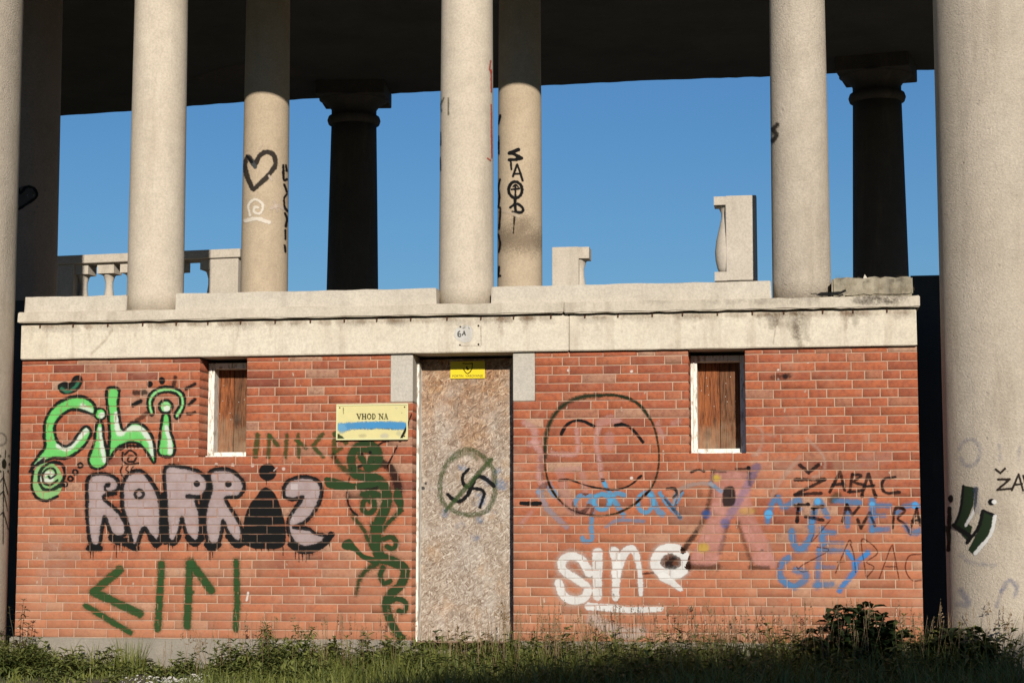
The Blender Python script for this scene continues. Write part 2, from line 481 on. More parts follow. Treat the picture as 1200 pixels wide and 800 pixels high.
# bricks, course by course
J = 0.0088
LS, LH = 0.292, 0.146
bricks = []                                    # (x0,x1,z0,z1,off,tone,edge)
course_rows = []
prev = []
rr = random.Random(5)
for k in range(33):
    z0 = ZB + k*CH + J/2
    z1 = min(ZB + (k+1)*CH - J/2, ZT-0.004)
    zc = (z0+z1)/2
    row = []
    cuts = sorted([(o[0], o[1]) for o in openings if o[2]-0.03 < zc < o[3]])
    spans = []; x = WL
    for a, b in cuts:
        if a > x+0.02: spans.append((x, a))
        x = max(x, b)
    spans.append((x, WR))
    joints = []
    for a, b in spans:
        best = None
        for trial in range(14):
            xs = [a]; first = rr.choice((LS, LH, LH*0.75, LS*0.8))
            xs.append(a+first)
            while xs[-1] < b:
                xs.append(xs[-1] + (LS if rr.random() < 0.62 else LH)*(1+rr.uniform(-0.02, 0.02)))
            xs = xs[:-1] if b-xs[-2] > 0.05 else xs[:-2]
            if b-xs[-1] > 0.34: xs.append((xs[-1]+b)/2)
            score = sum(1 for q in xs[1:] for p in prev if abs(p-q) < 0.03)
            if best is None or score < best[0]: best = (score, xs)
        xs = best[1]+[b]
        joints += xs
        for q0, q1 in zip(xs[:-1], xs[1:]):
            g0 = 0.0 if q0 == a else J/2
            g1 = 0.0 if q1 == b else J/2
            if q1-q0-g0-g1 < 0.03: continue
            tn = min(0.83, max(0.0, rr.gauss(0.45, 0.22)))
            if rr.random() < 0.10: tn = rr.uniform(0.84, 0.93)
            if rr.random() < 0.035 or (k == 32 and rr.random() < 0.3): tn = rr.uniform(0.92, 1.0)
            row.append((q0+g0, q1-g1, z0, z1, rr.uniform(-0.0013, 0.0013), tn, q0 == a or q1 == b))
    prev = joints
    course_rows.append(row)
    bricks += row
def brick_geo(x0, x1, z0, z1, off, tone, edge, cx, cz):
    r = rr
    ch = 0.003
    yb = 0.45 if edge else 0.05
    tilt = r.gauss(0, 0.0042); bow = r.uniform(-.0012, .0012); xm = (x0+x1)/2
    def ring(i, y, jit):
        return [(x-cx+r.uniform(-jit, jit), y, z-cz+r.uniform(-jit, jit)+tilt*(x-xm)+bow) for x, z in
                ((x0+i, z0+i), (x1-i, z0+i), (x1-i, z1-i), (x0+i, z1-i))]
    v = ring(ch, -off, 0.0024) + ring(0, -off+ch, 0.0016) + ring(0, yb, 0)
    f = [(0, 1, 2, 3)]
    for s in (0, 4):
        for i in range(4):
            k = (i+1) % 4
            f.append((s+i, s+4+i, s+4+k, s+k))
    return v, f
scored = sorted(range(len(bricks)), key=lambda i: -((bricks[i][1]-bricks[i][0])*(bricks[i][3]-bricks[i][2]) /
               ((bricks[i][0])**2+15.6**2) if bricks[i][2] > 0.55 else 0))
single = set(scored[:300])
RV, RF, RT_ = [], [], []
for i, b in enumerate(bricks):
    if i in single:
        cx, cz = (b[0]+b[1])/2, (b[2]+b[3])/2
        v, f = brick_geo(*b, cx, cz)
        o = link('brick', mesh_np('brick', v, f, {'tone': np.full(len(v), b[5])}), M['brick'], wall, (cx, 0, cz))
    else:
        v, f = brick_geo(*b, 0, 0)
        n = len(RV); RV += v; RF += [tuple(q+n for q in ff) for ff in f]; RT_ += [b[5]]*len(v)
o = link('brick_courses', mesh_np('brick_courses', RV, RF, {'tone': RT_}), M['brick'], wall)
tag(o, kind='stuff')

def wall_map(xx, zz):
    """film depth and joint mask on the brick face at points (xx, zz)"""
    yy = np.full(xx.shape, 0.0048); joint = np.ones(xx.shape, bool)
    k = np.floor((zz-ZB)/CH).astype(int)
    for c, row in enumerate(course_rows):
        m = k == c
        if not m.any() or not row: continue
        r = np.array([(b[0], b[1], b[4]) for b in row])
        idx = np.clip(np.searchsorted(r[:, 0], xx[m])-1, 0, len(r)-1)
        inz = (zz[m] > row[0][2]) & (zz[m] < row[0][3])
        ins = (xx[m] >= r[idx, 0]) & (xx[m] <= r[idx, 1]) & inz
        y = np.where(ins, -r[idx, 2]-0.0012, 0.0048)
        yy[m] = y; joint[m] = ~ins
    return yy, joint

# plinth, jamb blocks
box_plinth = [(WL-0.03, D0-0.0), (D1+0.0, WR+0.03)]
for a, b in box_plinth:
    P(box_obj('plinth', a, b, -0.035, 0.3, -0.15, ZB-0.002, M['plinth'], bevel=0.008, rough=0.004, cuts=14))
P(box_obj('threshold', D0+0.002, D1-0.002, -0.02, 0.4, -0.1, 0.17, M['plinth'], bevel=0.006))
for a in (JA, JB):
    x0, x1 = (a[0]+0.003, a[1]+0.002) if a is JA else (a[0]-0.002, a[1]-0.003)
    P(box_obj('jamb_block', x0, x1, -0.004, 0.30, a[2]+0.003, ZT-0.002, M['jamb'], bevel=0.004))

# frieze beam in two lengths, cornice slab in two lengths
xj = X(667, 385, -0.03)
for i, (a, b) in enumerate(((WL+0.0, xj-0.002), (xj+0.002, WR+0.0))):
    fr = P(box_obj('frieze_beam', a, b, -0.045, 0.5, ZT+0.004, Z_FR, M['frieze'], bevel=0.006, rough=0.0012, cuts=24))
    for px in np.arange(46, 1060, 39.8):
        xb = X(px+random.uniform(-3, 3), 372, -0.03)
        if a+0.03 < xb < b-0.03:
            m = MB(); m.box(xb-0.006, xb+0.006, -0.060, -0.02, Z_FR-0.030, Z_FR-0.008); m.box(xb-0.009, xb+0.009, -0.055, -0.02, Z_FR-0.010, Z_FR+0.004)
            link('bolt', m.mesh('bolt', 0.003, 1), M['rust'], fr)
xk = X(661, 360, -0.07)
P(box_obj('drip_joint', WL+0.02, WR-0.02, 0.0, 0.5, Z_FR-0.003, Z_SL0+0.002, M['dark'], bevel=0))
for a, b, dz in ((WL-0.012, xk-0.003, 0.0), (xk+0.004, WR+0.03, 0.004)):
    P(box_obj('cornice_slab', a, b, -0.098, 0.6, Z_SL0-dz, Z_SL1-dz*1.2, M['cornice'], bevel=0.008, rough=0.0040, cuts=40))
# parapet blocks between the columns
blocks = [(X(30, 355), X(149.5, 355), 'block', 0.0), (X(206.5, 350), X(512, 345), 'block', 0.0),
          (X(576.3, 340), X(903.5, 340), 'block', 0.0), (X(974.5, 335), X(1070, 335), 'block_old', 0.004)]
for i, (a, b, mt, ro) in enumerate(blocks):
    top = Z_BL + (0.0, 0.004, 0.006, 0.016)[i]
    P(box_obj('parapet_block', a, b, -0.022 if i < 3 else -0.03, 0.22, Z_SL1-0.004+(0.012 if i == 3 else 0), top, M[mt], bevel=0.006 if i < 3 else 0.012, rough=0.004+ro, cuts=14))
# loose, spalled flakes lying on the slab by the last block
fl = MB()
for (pa, pb, h, zz0) in ((955, 990, 0.022, 0.0), (1000, 1022, 0.018, 0.001), (1040, 1066, 0.02, 0.001)):
    a, b = X(pa, 343, -0.05), X(pb, 343, -0.05)
    n = 6
    vs = []
    for y, hh in ((-0.06, 0.5), (0.03, 1.0)):
        for i in range(n+1):
            q = i/n; hgt = h*(0.25+0.9*q if pa < 960 else random.uniform(0.4, 1))*hh
            vs += [(a+(b-a)*q, y+random.uniform(-.006, .006), Z_SL1-0.004+zz0), (a+(b-a)*q, y+random.uniform(-.006, .006), Z_SL1-0.004+hgt+zz0)]
    fs = []
    for i in range(n):
        p = 2*i; q = p+2*(n+1)
        fs += [(p, p+2, p+3, p+1), (q, q+1, q+3, q+2), (p+1, p+3, q+3, q+1), (p, q, q+2, p+2)]
    fs += [(0, 1, 2*(n+1)+1, 2*(n+1)), (2*n, 4*n+2, 4*n+3, 2*n+1)]
    fl.add(vs, fs)
P(link('spalled_flakes', fl.mesh('spalled_flakes'), M['block_old']))['kind'] = 'stuff'
m = MB(); xx = X(1014.5, 320, 0.05)
m.add([(xx-.025, .05, Z_BL+.01), (xx+.02, .05, Z_BL+.01), (xx+.01, .09, Z_BL+.01), (xx-.008, .06, Z_BL+.055)], [(0, 1, 3), (1, 2, 3), (2, 0, 3), (0, 2, 1)])
P(link('stone_chip', m.mesh('stone_chip'), M['block']))

# terrace floor and the shaded returns left and right
ZFLOOR = Z_SL1-0.02
P(box_obj('terrace_floor', WL+0.02, WR-0.02, 0.605, 1.59, ZFLOOR-0.35, ZFLOOR, M['block'], bevel=0))
P(box_obj('terrace_floor', WL-2.6, 4.5, 1.91, 12.5, ZFLOOR-0.35, ZFLOOR, M['block'], bevel=0))
zr = Z(1085, 322.5, 1.6)
P(box_obj('return_wall', WR+0.05, 4.4, 1.6, 1.9, -0.1, zr, M['rear'], bevel=0.01))  # the gap's shade is helped by the darkened stone colour
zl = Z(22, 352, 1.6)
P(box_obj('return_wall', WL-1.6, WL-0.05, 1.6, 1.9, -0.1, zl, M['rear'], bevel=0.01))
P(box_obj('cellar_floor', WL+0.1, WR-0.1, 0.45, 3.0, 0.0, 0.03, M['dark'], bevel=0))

# ------------------------------------------------------------------ windows and door
def window(name, o, yf, yb, label, splits, mats, right_member=True):
    x0, x1, z0, z1 = o
    w = P(empty(name, (0, 0, 0)))
    w.matrix_parent_inverse = Matrix.Translation((3, 0, 0))
    w["label"] = label
    fw = 0.062
    fr = MB()
    ztop = z1-0.03
    fr.box(x0+0.006, x0+fw, yf, yb+0.02, z0+0.01, ztop)
    fr.box(x1-fw*0.8, x1-0.006, yf, yb+0.02, z0+0.01, ztop)
    fr.box(x0+fw+0.001, x1-fw*0.8-0.001, yf+0.004, yb+0.02, z0+0.01, z0+0.05)
    fr.box(x0+fw+0.001, x1-fw*0.8-0.001, yf+0.004, yb+0.02, ztop-0.05, ztop)
    fr.box(x0+0.028, x0+0.040, yf-0.010, yf-0.001, z0+0.03, ztop-0.02)
    link('frame', fr.mesh('frame', 0.003, 1), M['white_paint'], w)
    box = box_obj('sill', x0+0.004, x1-0.004, yf-0.06, yf-0.002, z0-0.004, z0+0.014, M['white_paint'], w, bevel=0.004, rough=0.002)
    a = x0+fw*0.55
    ends = [a]+[a+(x1-fw*0.5-a)*s for s in splits]+[x1-fw*0.5]
    for i in range(len(ends)-1):
        b = box_obj('board', ends[i]+0.002, ends[i+1]-0.002, yb+0.021+0.006*(i % 2), yb+0.05, z0+0.03, z1-0.02, M[mats[i % len(mats)]], w, bevel=0.003, rough=0.0015)
        nm = MB()
        for q in range(5):
            xx = ends[i]+(ends[i+1]-ends[i])*random.uniform(0.2, 0.85); zz = random.uniform(z0+0.3, z1-0.2)
            nm.lathe([(0.0035, 0), (0.0035, 0.004)], 0, 0, 6)
            n = 12
            for j in range(len(nm.v)-n, len(nm.v)):
                vx, vy, vz = nm.v[j]; nm.v[j] = (xx+vx, yb+0.019+0.006*(i % 2)-vz, zz+vy)
        link('nail_heads', nm.mesh('nail_heads'), M['gravel'], b)['kind'] = 'stuff'
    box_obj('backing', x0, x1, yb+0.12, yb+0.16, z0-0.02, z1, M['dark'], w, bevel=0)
    return w
window('window', WA, 0.23, 0.345, 'narrow boarded-up window left of the VHOD NA sign', (0.46,), ('board_a', 'board_b'))
window('window', WB, 0.22, 0.345, 'boarded-up window right of the smiling face drawing', (0.52,), ('board_a', 'board_b'))

dr = P(empty('door', (0, 0, 0))); dr.matrix_parent_inverse = Matrix.Translation((3, 0, 0))
dr["label"] = 'doorway closed off with a weathered strand-board panel'
YD = 0.28
xp0, xp1 = X(489.6, 600, YD), X(600.8, 600, YD)+0.02
box_obj('door_panel', xp0, xp1, YD, YD+0.02, 0.19, ZT-0.02, M['osb'], dr, bevel=0.002)
m = MB(); m.box(D0+0.004, D0+0.026, YD-0.12, YD+0.06, 0.172, ZT-0.06); m.box(D0+0.027, xp0-0.004, YD-0.03, YD+0.06, 0.172, ZT-0.06)
link('door_frame', m.mesh('door_frame', 0.003, 1), M['white_paint'], dr)
m = MB(); m.box(xp0, xp1, YD-0.03, YD-0.001, 0.172, 0.188)
link('door_sill', m.mesh('door_sill', 0.002, 1), M['white_paint'], dr)
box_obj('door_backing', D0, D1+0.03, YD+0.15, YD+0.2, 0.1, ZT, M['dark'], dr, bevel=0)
# broken lock hole
m = MB()
for (px, py, w, h) in ((492.5, 562, .018, .035), (495, 572, .025, .02), (499, 566, .012, .015), (493, 577, .012, .012)):
    x, z = X(px, py, YD), Z(px, py, YD); n = 9; vs = []
    for i in range(n):
        a = 2*math.pi*i/n; r = random.uniform(0.6, 1.1)
        vs.append((x+w*r*math.cos(a), YD-0.0016, z+h*r*math.sin(a)))
    m.add(vs, [tuple(range(n))])
link('broken_lock_hole', m.mesh('broken_lock_hole'), M['dark'], dr)

# ------------------------------------------------------------------ columns
ZC = 7.3                                     # underside of the roof
def col_r(c, z):
    q = (np.asarray(z)-c['z0'])/(c['z1']-c['z0'])
    return c['r0'] + (c['r1']-c['r0'])*np.clip(q, 0, 1)**1.35
def column(name, pl, pr, py, Y, z0, z1, mat, taper=0.94, n=48, r=None, label=None, lump=0.0):
    """limb pixels pl/pr at height py fix the axis; a given r overrides (pl or pr may be None)"""
    if r is None:
        a, b = X(pl, py, Y), X(pr, py, Y)
        cx, r = (a+b)/2, (b-a)/2*0.985
    elif pl is not None: cx = X(pl, py, Y)+r
    else: cx = X(pr, py, Y)-r
    c = dict(cx=cx, cy=Y, r0=r*(1+(1-taper)*0.35), r1=r*taper, z0=z0, z1=z1)
    m = MB()
    zs = np.linspace(z0, z1, 26)
    m.lathe([(float(col_r(c, z)), float(z)) for z in zs], cx, Y, n)
    if lump:
        rr2 = random.Random(int(abs(cx)*1000))
        m.v = [(x+rr2.uniform(-lump, lump), y+rr2.uniform(-lump, lump), z) for x, y, z in m.v]
    o = P(link(name, m.mesh(name), M[mat], smooth=True))
    for p in o.data.polygons:
        if len(p.vertices) > 4: p.use_smooth = False
    if label: o["label"] = label
    c['obj'] = o
    return c
YF = 0.215
ZCB = Z_SL1-0.006
c1 = column('column', 153.0, 215.3, 250, YF, ZCB, ZC, 'column', label='plain pale column left, standing on the cornice in front of the balustrade')
c2 = column('column', 515.5, 578.0, 250, YF, ZCB, ZC, 'column', label='plain pale column above the doorway with thin red paint lines')
c3 = column('column', 904.0, 972.3, 250, YF, ZCB, ZC, 'column_rough', label='rough plastered column at the right end of the cornice')
Y2 = 3.2
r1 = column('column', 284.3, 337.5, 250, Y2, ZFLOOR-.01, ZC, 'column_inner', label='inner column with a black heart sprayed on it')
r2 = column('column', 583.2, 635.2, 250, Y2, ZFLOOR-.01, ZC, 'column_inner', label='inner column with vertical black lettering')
bR = column('giant_column', 1101.5, None, 350, -0.25, -0.2, ZC, 'column_rough', r=0.52, n=72, taper=0.992, label='giant rough column at the right edge, standing on the ground')
bL = column('giant_column', None, 12.0, 350, -0.25, -0.2, ZC, 'column_rough', r=0.52, n=72, taper=0.992, label='giant rough column at the left edge, standing on the ground')
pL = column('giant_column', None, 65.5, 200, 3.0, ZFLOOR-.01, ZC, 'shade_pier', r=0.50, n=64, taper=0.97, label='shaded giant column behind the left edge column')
# far row with capitals
Y3L, Y3R = float(at_z(413, 112, ZC)[1])-0.42, float(at_z(1031, 83, ZC)[1])-0.42
def far_column(pl, pr, py, Y, ytop, label, rot):
    a, b = X(pl, py, Y), X(pr, py, Y)
    cx, r = (a+b)/2, (b-a)/2*0.985
    zn = Z((pl+pr)/2, ytop, Y)                 # astragal height
    s = P(empty('column', (0, 0, 0))); s.matrix_parent_inverse = Matrix.Translation((3, 0, 0)); s["label"] = label
    m = MB(); prof = [(r*(1.04-0.17*q**1.2), ZFLOOR-.01+(zn-ZFLOOR)*q) for q in np.linspace(0, 1, 14)]
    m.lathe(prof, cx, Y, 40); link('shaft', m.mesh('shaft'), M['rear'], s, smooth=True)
    m = MB(); rn = r*0.87; H = ZC-zn
    m.lathe([(rn, zn-.07), (rn*1.13, zn-.05), (rn*1.18, zn), (rn*1.13, zn+.05), (rn, zn+.07), (rn, zn+H*.32), (rn*1.1, zn+H*.42), (rn*1.35, zn+H*.56), (rn*1.55, zn+H*.62)], cx, Y, 40)
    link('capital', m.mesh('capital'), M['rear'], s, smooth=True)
    m = MB(); w = rn*1.5
    m.box(-w, w, -w, w, zn+H*.60, ZC+.02)
    cs, sn = math.cos(rot), math.sin(rot)
    m.v = [(cx+x*cs-y*sn, Y+x*sn+y*cs, z) for x, y, z in m.v]
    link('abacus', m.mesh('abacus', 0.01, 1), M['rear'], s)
far_column(383, 443.5, 320, Y3L, 142, 'black silhouetted rear column with moulded capital beside the doorway column', math.radians(6))
far_column(998.3, 1065.8, 310, Y3R, 115, 'black silhouetted rear column with moulded capital at the right', math.radians(-10))

# roof: underside follows the far edge seen in the photo
edge_px = [(68, 136), (90, 134.5), (155, 130), (217, 125), (285, 119.5), (345, 117), (460, 110), (515, 107), (640, 100.5), (770, 94), (900, 90), (968, 86.5), (1068, 82.5), (1097, 82)]
back = []
for i in range(len(edge_px)-1):
    (xa, ya), (xb, yb) = edge_px[i], edge_px[i+1]
    nn = max(2, int((xb-xa)/9))
    for q in range(nn):
        s = q/nn; p = at_z(xa+(xb-xa)*s, ya+(yb-ya)*s+random.uniform(-.35, .35), ZC)
        back.append((float(p[0]), float(p[1])))
pe = at_z(1097, 82, ZC); back.append((float(pe[0]), float(pe[1])))
back = [(back[0][0]-4.0, back[0][1]+0.9)]+back+[(back[-1][0]+5, back[-1][1]+0.2)]
YROOF = -0.9
poly = back+[(back[-1][0], YROOF), (back[0][0], YROOF)]
bm = bmesh.new()
vs = [bm.verts.new((x, y, ZC)) for x, y in poly]
f = bm.faces.new(vs)
if f.normal.z > 0: f.normal_flip()
ex = bmesh.ops.extrude_face_region(bm, geom=[f])
for v in ex['geom']:
    if isinstance(v, bmesh.types.BMVert): v.co.z += 0.55
bmesh.ops.triangulate(bm, faces=[q for q in bm.faces if len(q.verts) > 4])
bmesh.ops.recalc_face_normals(bm, faces=bm.faces[:])
me = bpy.data.meshes.new('roof_slab'); bm.to_mesh(me); bm.free()
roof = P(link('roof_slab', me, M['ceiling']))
m = MB(); pp = [(222, 93), (240, 86), (262, 79), (290, 74), (322, 72), (350, 77), (356, 86), (340, 94), (300, 100), (262, 101), (240, 97)]
w3 = [tuple(at_z(x, y, ZC-0.006)) for x, y in pp]
m.add(w3, [tuple(range(len(w3)))])
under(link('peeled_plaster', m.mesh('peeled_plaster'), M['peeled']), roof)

# ------------------------------------------------------------------ balustrades
ZR = 1.103 + 3.27
def baluster_prof(z0, z1, w):
    H = z1-z0
    pts = [(0.62, 0.10), (0.80, 0.16), (0.95, 0.26), (0.99, 0.36), (0.86, 0.50), (0.62, 0.64), (0.42, 0.76), (0.42, 0.82), (0.62, 0.88), (0.92, 0.905)]
    return [(w*a, z0+H*b) for a, b in pts]
def baluster(cx, cy, z0, z1, w, par, rot=0.0):
    m = MB(); H = z1-z0
    m.lathe(baluster_prof(z0, z1, w), cx, cy, 24)
    k = len(m.v)
    m.box(-w, w, -w, w, z0, z0+H*0.105); m.box(-w, w, -w, w, z0+H*0.90, z1)
    cs, sn = math.cos(rot), math.sin(rot)
    m.v = m.v[:k]+[(cx+x*cs-y*sn, cy+x*sn+y*cs, z) for x, y, z in m.v[k:]]
    o = link('baluster', m.mesh('baluster'), M['baluster'], par)
    me = o.data
    for p in me.polygons: p.use_smooth = len(p.vertices) == 4 and p.index < 24*9
    return o
bal = P(empty('balustrade', (0, 0, 0))); bal.matrix_parent_inverse = Matrix.Translation((3, 0, 0))
bal["label"] = 'stone balustrade behind the left column'
pa, pb = at_z(56, 300.3, ZR), at_z(281, 291.0, ZR)
dv = (pb-pa)[:2]; L = float(np.hypot(*dv)); ang = math.atan2(dv[1], dv[0])
def local_box(name, s0, s1, w0, w1, z0, z1, mat, par, bev=0.006):
    m = MB(); m.box(s0, s1, w0, w1, z0, z1)
    cs, sn = math.cos(ang), math.sin(ang)
    m.v = [(pa[0]+x*cs-y*sn, pa[1]+x*sn+y*cs, z) for x, y, z in m.v]
    return link(name, m.mesh(name, bev, 1), M[mat], par)
local_box('rail', 0.0, L, 0.0, 0.32, ZR-0.098, ZR, 'baluster', bal)
local_box('pedestal', 0.03, 0.32, 0.03, 0.29, ZFLOOR, ZR-0.099, 'baluster', bal)
sp = float(np.hypot(*(at_z(244.5, 292.5, ZR)-pa)[:2]))
local_box('pedestal', sp, L-0.03, 0.03, 0.29, ZFLOOR, ZR-0.099, 'baluster', bal)
nb = 6
for i in range(nb):
    s = (.385, .71, 1.0, 1.29, 1.57, sp-0.02)[i]
    x, y = pa[0]+s*math.cos(ang)-0.16*math.sin(ang), pa[1]+s*math.sin(ang)+0.16*math.cos(ang)
    baluster(x, y, ZFLOOR, ZR-0.099, 0.105, bal, ang)
# broken-off ends with a half baluster engaged to a pier
def stub(p0, p1, ytop, Y, side, label, base_z, wbal):
    s = P(empty('balustrade_end', (0, 0, 0))); s.matrix_parent_inverse = Matrix.Translation((3, 0, 0)); s["label"] = label
    x0, x1 = X(p0, 300, Y), X(p1, 300, Y); zt = Z((p0+p1)/2, ytop, Y)
    box_obj('pier', x0, x1, Y, Y+(0.26 if side > 0 else 0.13), base_z, zt, M['baluster'], s, bevel=0.005)
    cx = x1 if side > 0 else x0
    baluster(cx, Y+(0.125 if side > 0 else 0.108), base_z, zt-0.004, wbal, s, 0.0)
stub(647, 678, 289.3, 5.0, 1, 'broken balustrade end with pier, low above the middle of the cornice', ZFLOOR, 0.118)
stub(851.0, 887.2, 229.0, 0.85, -1, 'tall balustrade end with pier and half baluster near the right column', Z(860, 328.5, 0.85), 0.105)

# ------------------------------------------------------------------ spray paint: strokes rasterised onto a film that follows the surface
E_LIT = 1.62
def alb(rgb):
    c = np.array(rgb, float)/255
    c = np.where(c <= 0.04045, c/12.92, ((c+0.055)/1.055)**2.4)/E_LIT
    return np.clip(c, 0.006, 0.8)
def _h(i, j, s):
    v = np.sin(i*127.1+j*311.7+s*74.7)*43758.5453
    return v-np.floor(v)
def vnoise(x, y, sc, seed=0):
    x = x/sc; y = y/sc
    i = np.floor(x); j = np.floor(y); fx = x-i; fy = y-j
    fx = fx*fx*(3-2*fx); fy = fy*fy*(3-2*fy)
    return (_h(i, j, seed)*(1-fx)+_h(i+1, j, seed)*fx)*(1-fy)+(_h(i, j+1, seed)*(1-fx)+_h(i+1, j+1, seed)*fx)*fy
def spline(pts, closed=False, sub=8):
    p = np.array(pts, float)
    if len(p) < 3 and not closed: 
        return np.linspace(p[0], p[-1], 6)
    if closed: q = np.vstack([p[-1], p, p[0], p[1]])
    else: q = np.vstack([2*p[0]-p[1], p, 2*p[-1]-p[-2]])
    out = []
    for i in range(1, len(q)-2):
        a, b, c, d = q[i-1], q[i], q[i+1], q[i+2]
        for k in range(sub):
            t = k/sub
            out.append(0.5*((2*b)+(-a+c)*t+(2*a-5*b+4*c-d)*t*t+(-a+3*b-3*c+d)*t**3))
    out.append(q[-2])
    return np.array(out)
def T(ox, oy, s): return lambda pts: [(ox+x*s, oy+y*s) for x, y in pts]
class Paint:
    count = 0
    def __init__(s, x0, y0, x1, y1, step=0.5):
        Paint.count += 1; s.seed = Paint.count
        s.px, s.py = np.meshgrid(np.arange(x0, x1+step/2, step), np.arange(y0, y1+step/2, step))
        s.c = np.zeros(s.px.shape+(3,)); s.a = np.zeros(s.px.shape); s.step = step
        s.x0, s.y0 = x0, y0
        s.f = lambda p: p; s.k = 1.0; s.halo = 0.0
    def use(s, ox, oy, k): s.f = T(ox, oy, k); s.k = k; return s
    def win(s, p, m):
        h, w = s.px.shape
        i0 = max(0, int((p[:, 0].min()-m-s.x0)/s.step)); i1 = min(w, int((p[:, 0].max()+m-s.x0)/s.step)+2)
        j0 = max(0, int((p[:, 1].min()-m-s.y0)/s.step)); j1 = min(h, int((p[:, 1].max()+m-s.y0)/s.step)+2)
        return slice(j0, max(j0, j1)), slice(i0, max(i0, i1))
    def over(s, sl, al, rgb):
        A = s.a[sl]; na = al+A*(1-al)
        col = alb(rgb)
        w = np.where(na > 1e-5, al/np.maximum(na, 1e-5), 0)[..., None]
        s.c[sl] = s.c[sl]*(1-w)+col*w
        s.a[sl] = na
    def dist(s, sl, p, widths=None):
        X_, Y_ = s.px[sl], s.py[sl]
        best = np.full(X_.shape, 1e9)
        for i in range(len(p)-1):
            a, b = p[i], p[i+1]; d = b-a; L = d@d+1e-12
            t = np.clip(((X_-a[0])*d[0]+(Y_-a[1])*d[1])/L, 0, 1)
            q = np.hypot(X_-a[0]-t*d[0], Y_-a[1]-t*d[1])
            if widths is not None: q = q-(widths[i]+(widths[i+1]-widths[i])*t)/2
            best = np.minimum(best, q)
        return best
    def stroke(s, pts, w, rgb, soft=0.5, alpha=1.0, w2=None, curve=True, closed=False, grain=0.02, streak=0.0):
        w = w*1.12; w2 = None if w2 is None else w2*1.12
        p = np.array(s.f(pts)); w = w*s.k; w2 = w if w2 is None else w2*s.k
        p = spline(p, closed) if curve else np.vstack([np.linspace(p[i], p[i+1], 3) for i in range(len(p)-1)])
        ws = np.linspace(w, w2, len(p))
        if s.halo and alpha > .5 and max(w, w2) > 2.2:
            h_ = s.halo; s.halo = 0; f_, k_ = s.f, s.k; s.f = lambda q: q; s.k = 1.0
            s.stroke(p[::3] if len(p) > 9 else p, (w+3.5)/1.12, rgb, soft=3.2, alpha=h_, w2=(w2+3.5)/1.12, curve=False, grain=.35)
            s.f, s.k, s.halo = f_, k_, h_
        sl = s.win(p, max(w, w2)/2+soft*2+2)
        if s.px[sl].size == 0: return s
        d = s.dist(sl, p, ws)
        X_, Y_ = s.px[sl], s.py[sl]
        if sum(rgb) > 90 and grain < .1: grain = grain+0.05
        am = min(1.0, max(w, w2)/5)
        d = d+(vnoise(X_, Y_, 2.2, s.seed)-0.5)*0.9*am+(vnoise(X_, Y_, 7, s.seed+1)-0.5)*0.8*am+(vnoise(X_, Y_, 0.8, s.seed+3)-0.5)*soft*1.2
        al = np.clip(0.5-d/(2*soft), 0, 1); al = al*al*(3-2*al)
        g = 1-grain*vnoise(X_, Y_, 1.2, s.seed+9)-grain*vnoise(X_, Y_, 6, s.seed+5)-min(grain, .08)*1.5*vnoise(X_, Y_, 17, s.seed+6)
        if streak: g = g*(1-streak*vnoise(X_*1.6, Y_*0.55, 1.1, s.seed+2))
        s.over(sl, al*alpha*np.clip(g, 0, 1), rgb); return s
    def poly(s, pts, rgb, soft=0.5, alpha=1.0, curve=True, grain=0.02, patchy=0.0):
        p = np.array(s.f(pts)); p = spline(p, True) if curve else np.vstack([p, p[:1]])
        sl = s.win(p, soft*2+2); X_, Y_ = s.px[sl], s.py[sl]
        if X_.size == 0: return s
        ins = np.zeros(X_.shape, bool)
        for i in range(len(p)-1):
            (xa, ya), (xb, yb) = p[i], p[i+1]
            c = (ya > Y_) != (yb > Y_)
            with np.errstate(divide='ignore', invalid='ignore'):
                ins ^= c & (X_ < (xb-xa)*(Y_-ya)/(yb-ya+1e-12)+xa)
        d = s.dist(sl, p); d = np.where(ins, -d, d)+(vnoise(X_, Y_, 2.2, s.seed)-0.5)*0.7
        al = np.clip(0.5-d/(2*soft), 0, 1); al = al*al*(3-2*al)
        g = 1-grain*vnoise(X_, Y_, 1.2, s.seed+9)-grain*vnoise(X_, Y_, 5, s.seed+5)
        if patchy: g = g*(1-patchy*vnoise(X_, Y_, 9, s.seed+7)-patchy*0.6*vnoise(X_, Y_, 2.5, s.seed+8))
        s.over(sl, al*alpha*np.clip(g, 0, 1), rgb); return s
    def disc(s, c, r, rgb, ry=None, **kw):
        ry = ry or r
        return s.poly([(c[0]+r*math.cos(a), c[1]+ry*math.sin(a)) for a in np.linspace(0, 2*math.pi, 12, endpoint=False)], rgb, **kw)
    def ring(s, c, r, w, rgb, ry=None, **kw):
        ry = ry or r
        return s.stroke([(c[0]+r*math.cos(a), c[1]+ry*math.sin(a)) for a in np.linspace(0, 2*math.pi, 14, endpoint=False)], w, rgb, closed=True, **kw)
    def drips(s, pts, w, rgb):
        for (x, y, l) in pts: s.stroke([(x, y), (x+random.uniform(-2, 2), y+l)], w, rgb, w2=w*0.5, soft=0.3, grain=0)
        return s
